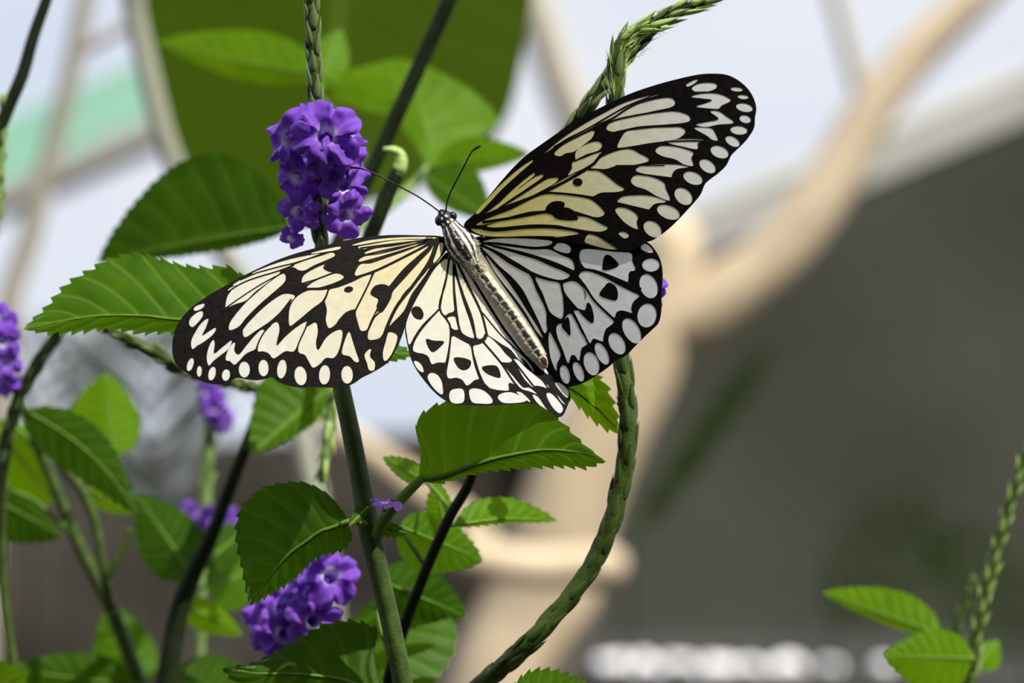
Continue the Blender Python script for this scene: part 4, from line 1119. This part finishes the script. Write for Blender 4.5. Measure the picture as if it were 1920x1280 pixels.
# ------------------------------------------------------------------ dark stem behind the flower
Y5 = 0.11
s5 = shoot(260, Y5, 'tall dark slanting stem passing behind the violet flower cluster, with blurred leaves')
stem(s5, [(285, 1400, Y5, 21), (310, 1290, Y5, 20), (335, 1150, Y5, 18), (365, 1070, Y5, 16), (395, 1010, Y5, 13), (450, 865, Y5, 12), (500, 745, Y5, 12), (560, 610, Y5, 12), (630, 460, Y5, 12), (700, 312, Y5, 13), (745, 215, Y5, 14), (790, 115, Y5, 14), (838, 10, Y5, 14), (880, -90, Y5, 14)], M['stem_dark'], 90, 14, ground=250)
stem(s5, [(600, 640, 0.07, 14), (650, 545, 0.065, 14), (700, 430, 0.06, 14), (728, 360, 0.06, 14), (748, 318, 0.06, 13)], M['stem_dark'], 40, 12, name='branch')
stem(s5, [(744, 328, 0.06, 13), (752, 306, 0.06, 12), (750, 290, 0.06, 10), (738, 282, 0.06, 8), (718, 280, 0.06, 4)], M['bract_tip'], 20, 12, name='shoot_tip')
stem(s5, [(570, 590, Y5, 9), (650, 450, 0.15, 9), (720, 395, 0.16, 9), (770, 350, 0.17, 9), (805, 315, 0.17, 10)], M['stem_pale'], 30, 10, name='branch')
sp5 = spike(s5, [(560, 640, Y5, 10), (625, 700, 0.09, 10), (622, 760, 0.09, 11), (612, 840, 0.09, 11), (602, 905, 0.09, 7)], 'bract_tip', 14, 13, M['stem_pale'], 40, length=1.2)
sp5b = spike(s5, [(505, 735, Y5, 10), (430, 715, 0.09, 11), (340, 690, 0.075, 12), (290, 660, 0.07, 12), (240, 635, 0.068, 11), (195, 612, 0.066, 8)], 'bract', 12, 14, M['stem'], 40)
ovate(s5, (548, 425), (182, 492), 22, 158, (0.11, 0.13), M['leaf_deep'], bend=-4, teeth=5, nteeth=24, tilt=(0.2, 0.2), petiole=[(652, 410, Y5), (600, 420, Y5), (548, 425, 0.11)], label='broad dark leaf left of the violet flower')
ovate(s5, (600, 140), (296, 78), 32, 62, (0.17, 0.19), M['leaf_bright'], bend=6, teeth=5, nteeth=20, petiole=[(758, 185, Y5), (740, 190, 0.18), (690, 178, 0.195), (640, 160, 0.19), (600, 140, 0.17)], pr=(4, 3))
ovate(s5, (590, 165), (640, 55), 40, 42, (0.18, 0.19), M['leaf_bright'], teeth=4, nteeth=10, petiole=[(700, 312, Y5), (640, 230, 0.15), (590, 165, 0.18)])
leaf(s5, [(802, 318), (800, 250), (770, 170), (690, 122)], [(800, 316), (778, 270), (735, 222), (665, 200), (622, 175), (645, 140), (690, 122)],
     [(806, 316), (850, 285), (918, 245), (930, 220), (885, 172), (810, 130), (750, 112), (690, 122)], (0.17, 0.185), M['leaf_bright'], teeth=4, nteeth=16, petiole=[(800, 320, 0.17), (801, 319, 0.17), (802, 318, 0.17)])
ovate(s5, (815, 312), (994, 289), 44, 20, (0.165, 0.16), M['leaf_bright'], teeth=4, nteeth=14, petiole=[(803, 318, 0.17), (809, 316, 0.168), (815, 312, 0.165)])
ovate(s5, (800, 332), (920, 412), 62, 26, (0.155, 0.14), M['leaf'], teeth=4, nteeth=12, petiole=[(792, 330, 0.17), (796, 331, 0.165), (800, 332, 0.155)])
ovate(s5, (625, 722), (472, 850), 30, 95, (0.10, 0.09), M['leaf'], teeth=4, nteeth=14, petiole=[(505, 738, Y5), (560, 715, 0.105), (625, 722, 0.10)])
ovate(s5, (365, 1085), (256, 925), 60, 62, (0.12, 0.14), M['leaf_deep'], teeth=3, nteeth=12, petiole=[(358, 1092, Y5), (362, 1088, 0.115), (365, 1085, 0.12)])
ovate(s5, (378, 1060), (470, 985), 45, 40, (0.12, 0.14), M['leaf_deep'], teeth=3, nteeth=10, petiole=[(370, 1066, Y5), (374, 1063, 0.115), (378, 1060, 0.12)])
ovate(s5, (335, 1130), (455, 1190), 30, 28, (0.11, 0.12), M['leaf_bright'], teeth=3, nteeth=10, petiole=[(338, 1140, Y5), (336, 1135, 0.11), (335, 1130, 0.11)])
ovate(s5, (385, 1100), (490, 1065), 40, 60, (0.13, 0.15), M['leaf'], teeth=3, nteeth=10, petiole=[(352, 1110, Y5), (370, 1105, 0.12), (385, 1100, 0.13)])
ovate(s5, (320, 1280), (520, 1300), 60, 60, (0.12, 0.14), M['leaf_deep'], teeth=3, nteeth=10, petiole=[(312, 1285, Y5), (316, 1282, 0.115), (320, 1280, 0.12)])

# ------------------------------------------------------------------ left-hand shoots
Y6 = 0.14
s6 = shoot(330, Y6, 'sunlit stem at the lower left with a broad dark and a round bright leaf')
stem(s6, [(300, 1400, Y6, 14), (265, 1290, Y6, 14), (210, 1145, Y6, 13), (150, 1025, Y6, 12), (100, 905, Y6, 11), (62, 810, Y6, 10), (40, 750, Y6, 8)], M['stem'], 50, 12, ground=330)
stem(s6, [(208, 1140, Y6, 11), (196, 1080, 0.13, 9), (180, 985, 0.13, 9), (150, 915, 0.13, 9), (105, 860, 0.13, 8)], M['stem'], 24, 10, name='branch')
stem(s6, [(200, 1080, 0.13, 7), (225, 1040, 0.13, 6), (245, 990, 0.13, 6)], M['stem'], 12, 10, name='branch')
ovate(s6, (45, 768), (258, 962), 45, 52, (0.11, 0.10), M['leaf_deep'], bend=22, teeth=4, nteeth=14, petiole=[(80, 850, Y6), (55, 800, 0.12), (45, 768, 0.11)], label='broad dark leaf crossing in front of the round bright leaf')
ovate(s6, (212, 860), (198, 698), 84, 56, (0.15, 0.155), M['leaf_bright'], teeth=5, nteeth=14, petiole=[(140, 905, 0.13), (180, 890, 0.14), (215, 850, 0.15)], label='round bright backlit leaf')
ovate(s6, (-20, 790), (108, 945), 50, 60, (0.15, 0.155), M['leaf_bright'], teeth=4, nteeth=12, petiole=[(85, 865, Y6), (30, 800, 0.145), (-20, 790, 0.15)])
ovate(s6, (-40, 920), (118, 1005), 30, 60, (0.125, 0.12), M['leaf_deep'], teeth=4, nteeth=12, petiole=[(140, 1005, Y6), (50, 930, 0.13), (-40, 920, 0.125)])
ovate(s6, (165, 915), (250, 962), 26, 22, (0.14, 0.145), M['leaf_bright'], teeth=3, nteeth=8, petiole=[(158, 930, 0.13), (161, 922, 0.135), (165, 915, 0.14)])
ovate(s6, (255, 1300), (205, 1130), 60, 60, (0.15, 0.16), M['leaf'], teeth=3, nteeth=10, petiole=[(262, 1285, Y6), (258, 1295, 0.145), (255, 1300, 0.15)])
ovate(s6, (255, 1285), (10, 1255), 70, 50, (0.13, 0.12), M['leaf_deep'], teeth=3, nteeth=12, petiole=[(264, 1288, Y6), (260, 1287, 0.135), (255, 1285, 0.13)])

Y7 = 0.10
s7 = shoot(-60, Y7, 'dark knobbly spike at the left edge, with violet flowers beside it')
stem(s7, [(-40, 1400, Y7, 11), (-25, 1240, Y7, 11), (-12, 1050, Y7, 11), (0, 900, Y7, 12), (10, 845, Y7, 12)], M['stem_dark'], 40, 12, ground=-60)
sp7 = spike(s7, [(5, 870, Y7, 12), (18, 800, Y7, 12), (40, 735, Y7, 12), (72, 680, Y7, 12), (112, 620, Y7, 11), (150, 570, Y7, 10), (180, 540, Y7, 8)], 'bract_dark', 13, 13, M['stem_dark'], 40)
flowers(sp7, [(6, 600, 34, 0.4, 0.3, 0.8, -0.002), (4, 640, 38, 0.3, -0.1, 0.9, -0.004), (12, 680, 34, 0.3, -0.1, 0.9, -0.003), (8, 720, 32, 0.2, -0.5, 0.8, -0.002), (-25, 660, 36, -0.3, 0, 0.9, 0)], Y7, 2)
ovate(s7, (-30, 1310), (50, 1262), 60, 40, (0.08, 0.07), M['leaf_bright'], teeth=3, nteeth=8, petiole=[(-32, 1330, Y7), (-31, 1320, 0.09), (-30, 1310, 0.08)])
stem(s7, [(50, 1330, 0.11, 9), (25, 1240, 0.11, 9), (8, 1120, 0.11, 9), (3, 1000, 0.11, 9), (8, 900, 0.11, 8)], M['stem'], 24, 10, name='branch')

Y8 = 0.09
s8 = shoot(-90, Y8, 'dark stem crossing the upper left corner beside a pale upright spike')
stem(s8, [(-80, 1400, Y8, 13), (-70, 1000, Y8, 13), (-55, 600, Y8, 13), (-30, 330, Y8, 13), (10, 215, Y8, 12), (42, 140, Y8, 12), (62, 70, Y8, 11), (92, -15, Y8, 10), (110, -80, Y8, 9)], M['stem_dark'], 60, 12, ground=-90)
sp8 = spike(s8, [(-45, 560, Y8, 8), (-8, 430, Y8, 8), (0, 330, Y8, 8), (4, 250, Y8, 8), (8, 175, Y8, 6)], 'bract', 14, 11, M['stem_pale'], 30)

Y9 = 0.19
s9 = shoot(380, Y9, 'pale blurred spike with two far violet flower clusters under the sunlit wing tip')
stem(s9, [(372, 1400, Y9, 9), (376, 1200, Y9, 9), (380, 1000, Y9, 9)], M['stem_pale'], 30, 10, ground=372)
sp9 = spike(s9, [(380, 1010, Y9, 12), (385, 940, Y9, 12), (390, 860, Y9, 12), (395, 780, Y9, 11), (397, 700, Y9, 8)], 'bract_tip', 18, 12, M['stem_pale'], 30)
flowers(sp9, [(390, 735, 26, -0.2, 0.2, 0.9, -0.004), (400, 765, 28, 0.1, -0.1, 1, -0.006), (418, 790, 24, 0.4, -0.2, 0.8, -0.003), (402, 745, 24, 0.2, 0.3, 0.9, -0.003),
              (352, 958, 22, -0.4, 0.1, 0.8, -0.003), (398, 972, 28, 0.1, 0.1, 1, -0.006), (428, 978, 30, 0.4, 0, 0.8, -0.004)], Y9, 3)

Y10 = 0.11
s10 = shoot(1790, Y10, 'slender pale spike at the lower right corner with two bright leaves')
stem(s10, [(1810, 1420, Y10, 12), (1818, 1300, Y10, 12), (1822, 1260, Y10, 12)], M['stem'], 16, 10, ground=1780)
sp10 = spike(s10, [(1818, 1300, Y10, 11), (1830, 1200, Y10, 11), (1848, 1110, Y10, 10), (1872, 1020, Y10, 10), (1898, 930, Y10, 9), (1925, 850, Y10, 8), (1950, 780, Y10, 6)], 'bract_tip', 12, 12, M['stem'], 60, length=1.2)
ovate(s10, (1765, 1190), (1542, 1110), 16, 50, (0.10, 0.11), M['leaf_bright'], bend=0, teeth=4, nteeth=16, petiole=[(1824, 1245, Y10), (1795, 1215, 0.105), (1765, 1190, 0.10)])
ovate(s10, (1825, 1235), (1655, 1228), 66, 52, (0.095, 0.09), M['leaf_bright'], teeth=4, nteeth=14, petiole=[(1822, 1255, Y10), (1824, 1245, 0.10), (1825, 1235, 0.095)])
ovate(s10, (1830, 1250), (1872, 1200), 22, 30, (0.115, 0.12), M['leaf_bright'], teeth=3, nteeth=8, petiole=[(1822, 1262, Y10), (1826, 1256, 0.112), (1830, 1250, 0.115)])
sp10b = spike(s10, [(1815, 1290, 0.14, 8), (1795, 1180, 0.14, 8), (1812, 1120, 0.14, 8), (1830, 1080, 0.14, 6)], 'bract', 14, 10, M['stem'], 20)

# ------------------------------------------------------------------ broad background leaf and palm fronds
YB = 0.60
bl = empty('broad_leaf_plant', Vector((P(640, 640, YB - 0.06).x, YB - 0.06, 0)), 'huge olive green leaf, blurred behind the flower cluster', 'plant')
leaf(bl, [(640, -420), (640, -150), (630, 100), (620, 390)],
     [(630, -420), (300, -260), (268, 0), (290, 150), (335, 310), (430, 385), (530, 405), (620, 390)],
     [(650, -420), (960, -260), (1000, -60), (985, 80), (950, 220), (880, 300), (740, 370), (620, 390)],
     (YB, YB - 0.02), M['big_leaf'], tilt=(0.15, 0.15), teeth=0, quilt=3, nv=14, N_=80, M_=14, pr=(14, 12), petiole=[(640, -700, YB + 0.15), (640, -560, YB + 0.05), (640, -420, YB)])
YS = YB - 0.06
pts, rad, R = px_path([(640, 640 + CAM_Z / mm(YS), YS, 24), (640, 2500, YS, 23), (625, 1300, YS, 22), (600, 1000, YS, 22), (565, 820, YS, 22), (530, 680, YS, 21), (465, 540, YS, 21), (385, 420, YS, 20), (318, 290, YS, 20), (278, 140, YS, 20), (248, 0, YS, 20), (235, -160, YS, 20), (300, -500, YB + 0.05, 18), (640, -700, YB + 0.15, 14)], 110)
Vv, Ff = tube(pts, rad, 12)
mk('leaf_stalk', Vv, Ff, M['stalk'], bl)

def frond(label, rachis, ypos, pairs, length, width, mat, angle, droop=0.3, r=3):
    pts, rad, R = px_path([(a, b, ypos, r) for a, b in rachis], 40)
    root = empty('palm_frond', pts[0] * Vector((1, 1, 0)), label, 'palm frond', 'palm fronds')
    gx = pts[0]
    tail = [Vector((gx.x, gx.y, 0)).lerp(gx, k / 8) for k in range(8)]
    Vv, Ff = tube(tail + pts, [rad[0]] * 8 + rad, 8)
    mk('rachis', Vv, Ff, M['stem_dark'], root)
    meshes = {}
    for k in range(pairs):
        i = 2 + int(k * 36 / pairs)
        t = (pts[i + 1] - pts[i - 1]).normalized()
        nrm = Vector((0, -1, 0))
        sd = t.cross(nrm).normalized()
        f = math.sin(math.pi * (0.25 + 0.7 * k / pairs))
        for s in (-1, 1):
            d = (t * math.cos(angle) + sd * s * math.sin(angle)).normalized()
            side = d.cross(nrm).normalized()
            Lm, Wm = length * f * mm(ypos), width * mm(ypos)
            V_, F_ = [], []
            for m in range(7):
                q = m / 6
                wv = Wm * (math.sin(math.pi * (0.12 + 0.86 * q)) ** 0.8) * 0.5
                p = pts[i] + d * Lm * q + Vector((0, random.uniform(-1, 1) * 0.004, -droop * Lm * q * q))
                V_ += [p - side * wv + nrm * -0.001, p + nrm * wv * 0.35, p + side * wv + nrm * -0.001]
            for m in range(6):
                F_ += [(3 * m, 3 * m + 1, 3 * m + 4, 3 * m + 3), (3 * m + 1, 3 * m + 2, 3 * m + 5, 3 * m + 4)]
            mk('leaflet', V_, F_, mat, root, attrs={'vein': [0.0] * len(V_)})
    return root
frond('silvery palm frond blurred behind the left wing tip', [(295, 980), (288, 880), (282, 780), (276, 680), (268, 600)], 0.8, 8, 240, 30, M['palm'], 0.85, -0.1)
frond('silvery palm frond at the left edge behind the knobbly spike', [(60, 900), (70, 800), (90, 700), (130, 610)], 1.0, 6, 170, 24, M['palm'], 0.8, 0.0)
frond('dark palm frond blurred before the wall, right of the curved spike', [(1180, 1010), (1240, 930), (1310, 830), (1390, 720), (1450, 640)], 1.7, 12, 90, 15, M['palm_dark'], 0.35, 0.1)
frond('dark feathery palm frond above the two bright leaves at lower right', [(1560, 1190), (1610, 1100), (1680, 1010), (1760, 940)], 1.6, 14, 150, 10, M['palm_dark'], 0.9, 0.15)
frond('dark palm frond low before the pebbles, touching the right edge', [(1930, 1260), (1880, 1150), (1830, 1060), (1760, 990)], 1.7, 12, 150, 12, M['palm_dark'], 0.8, 0.2)
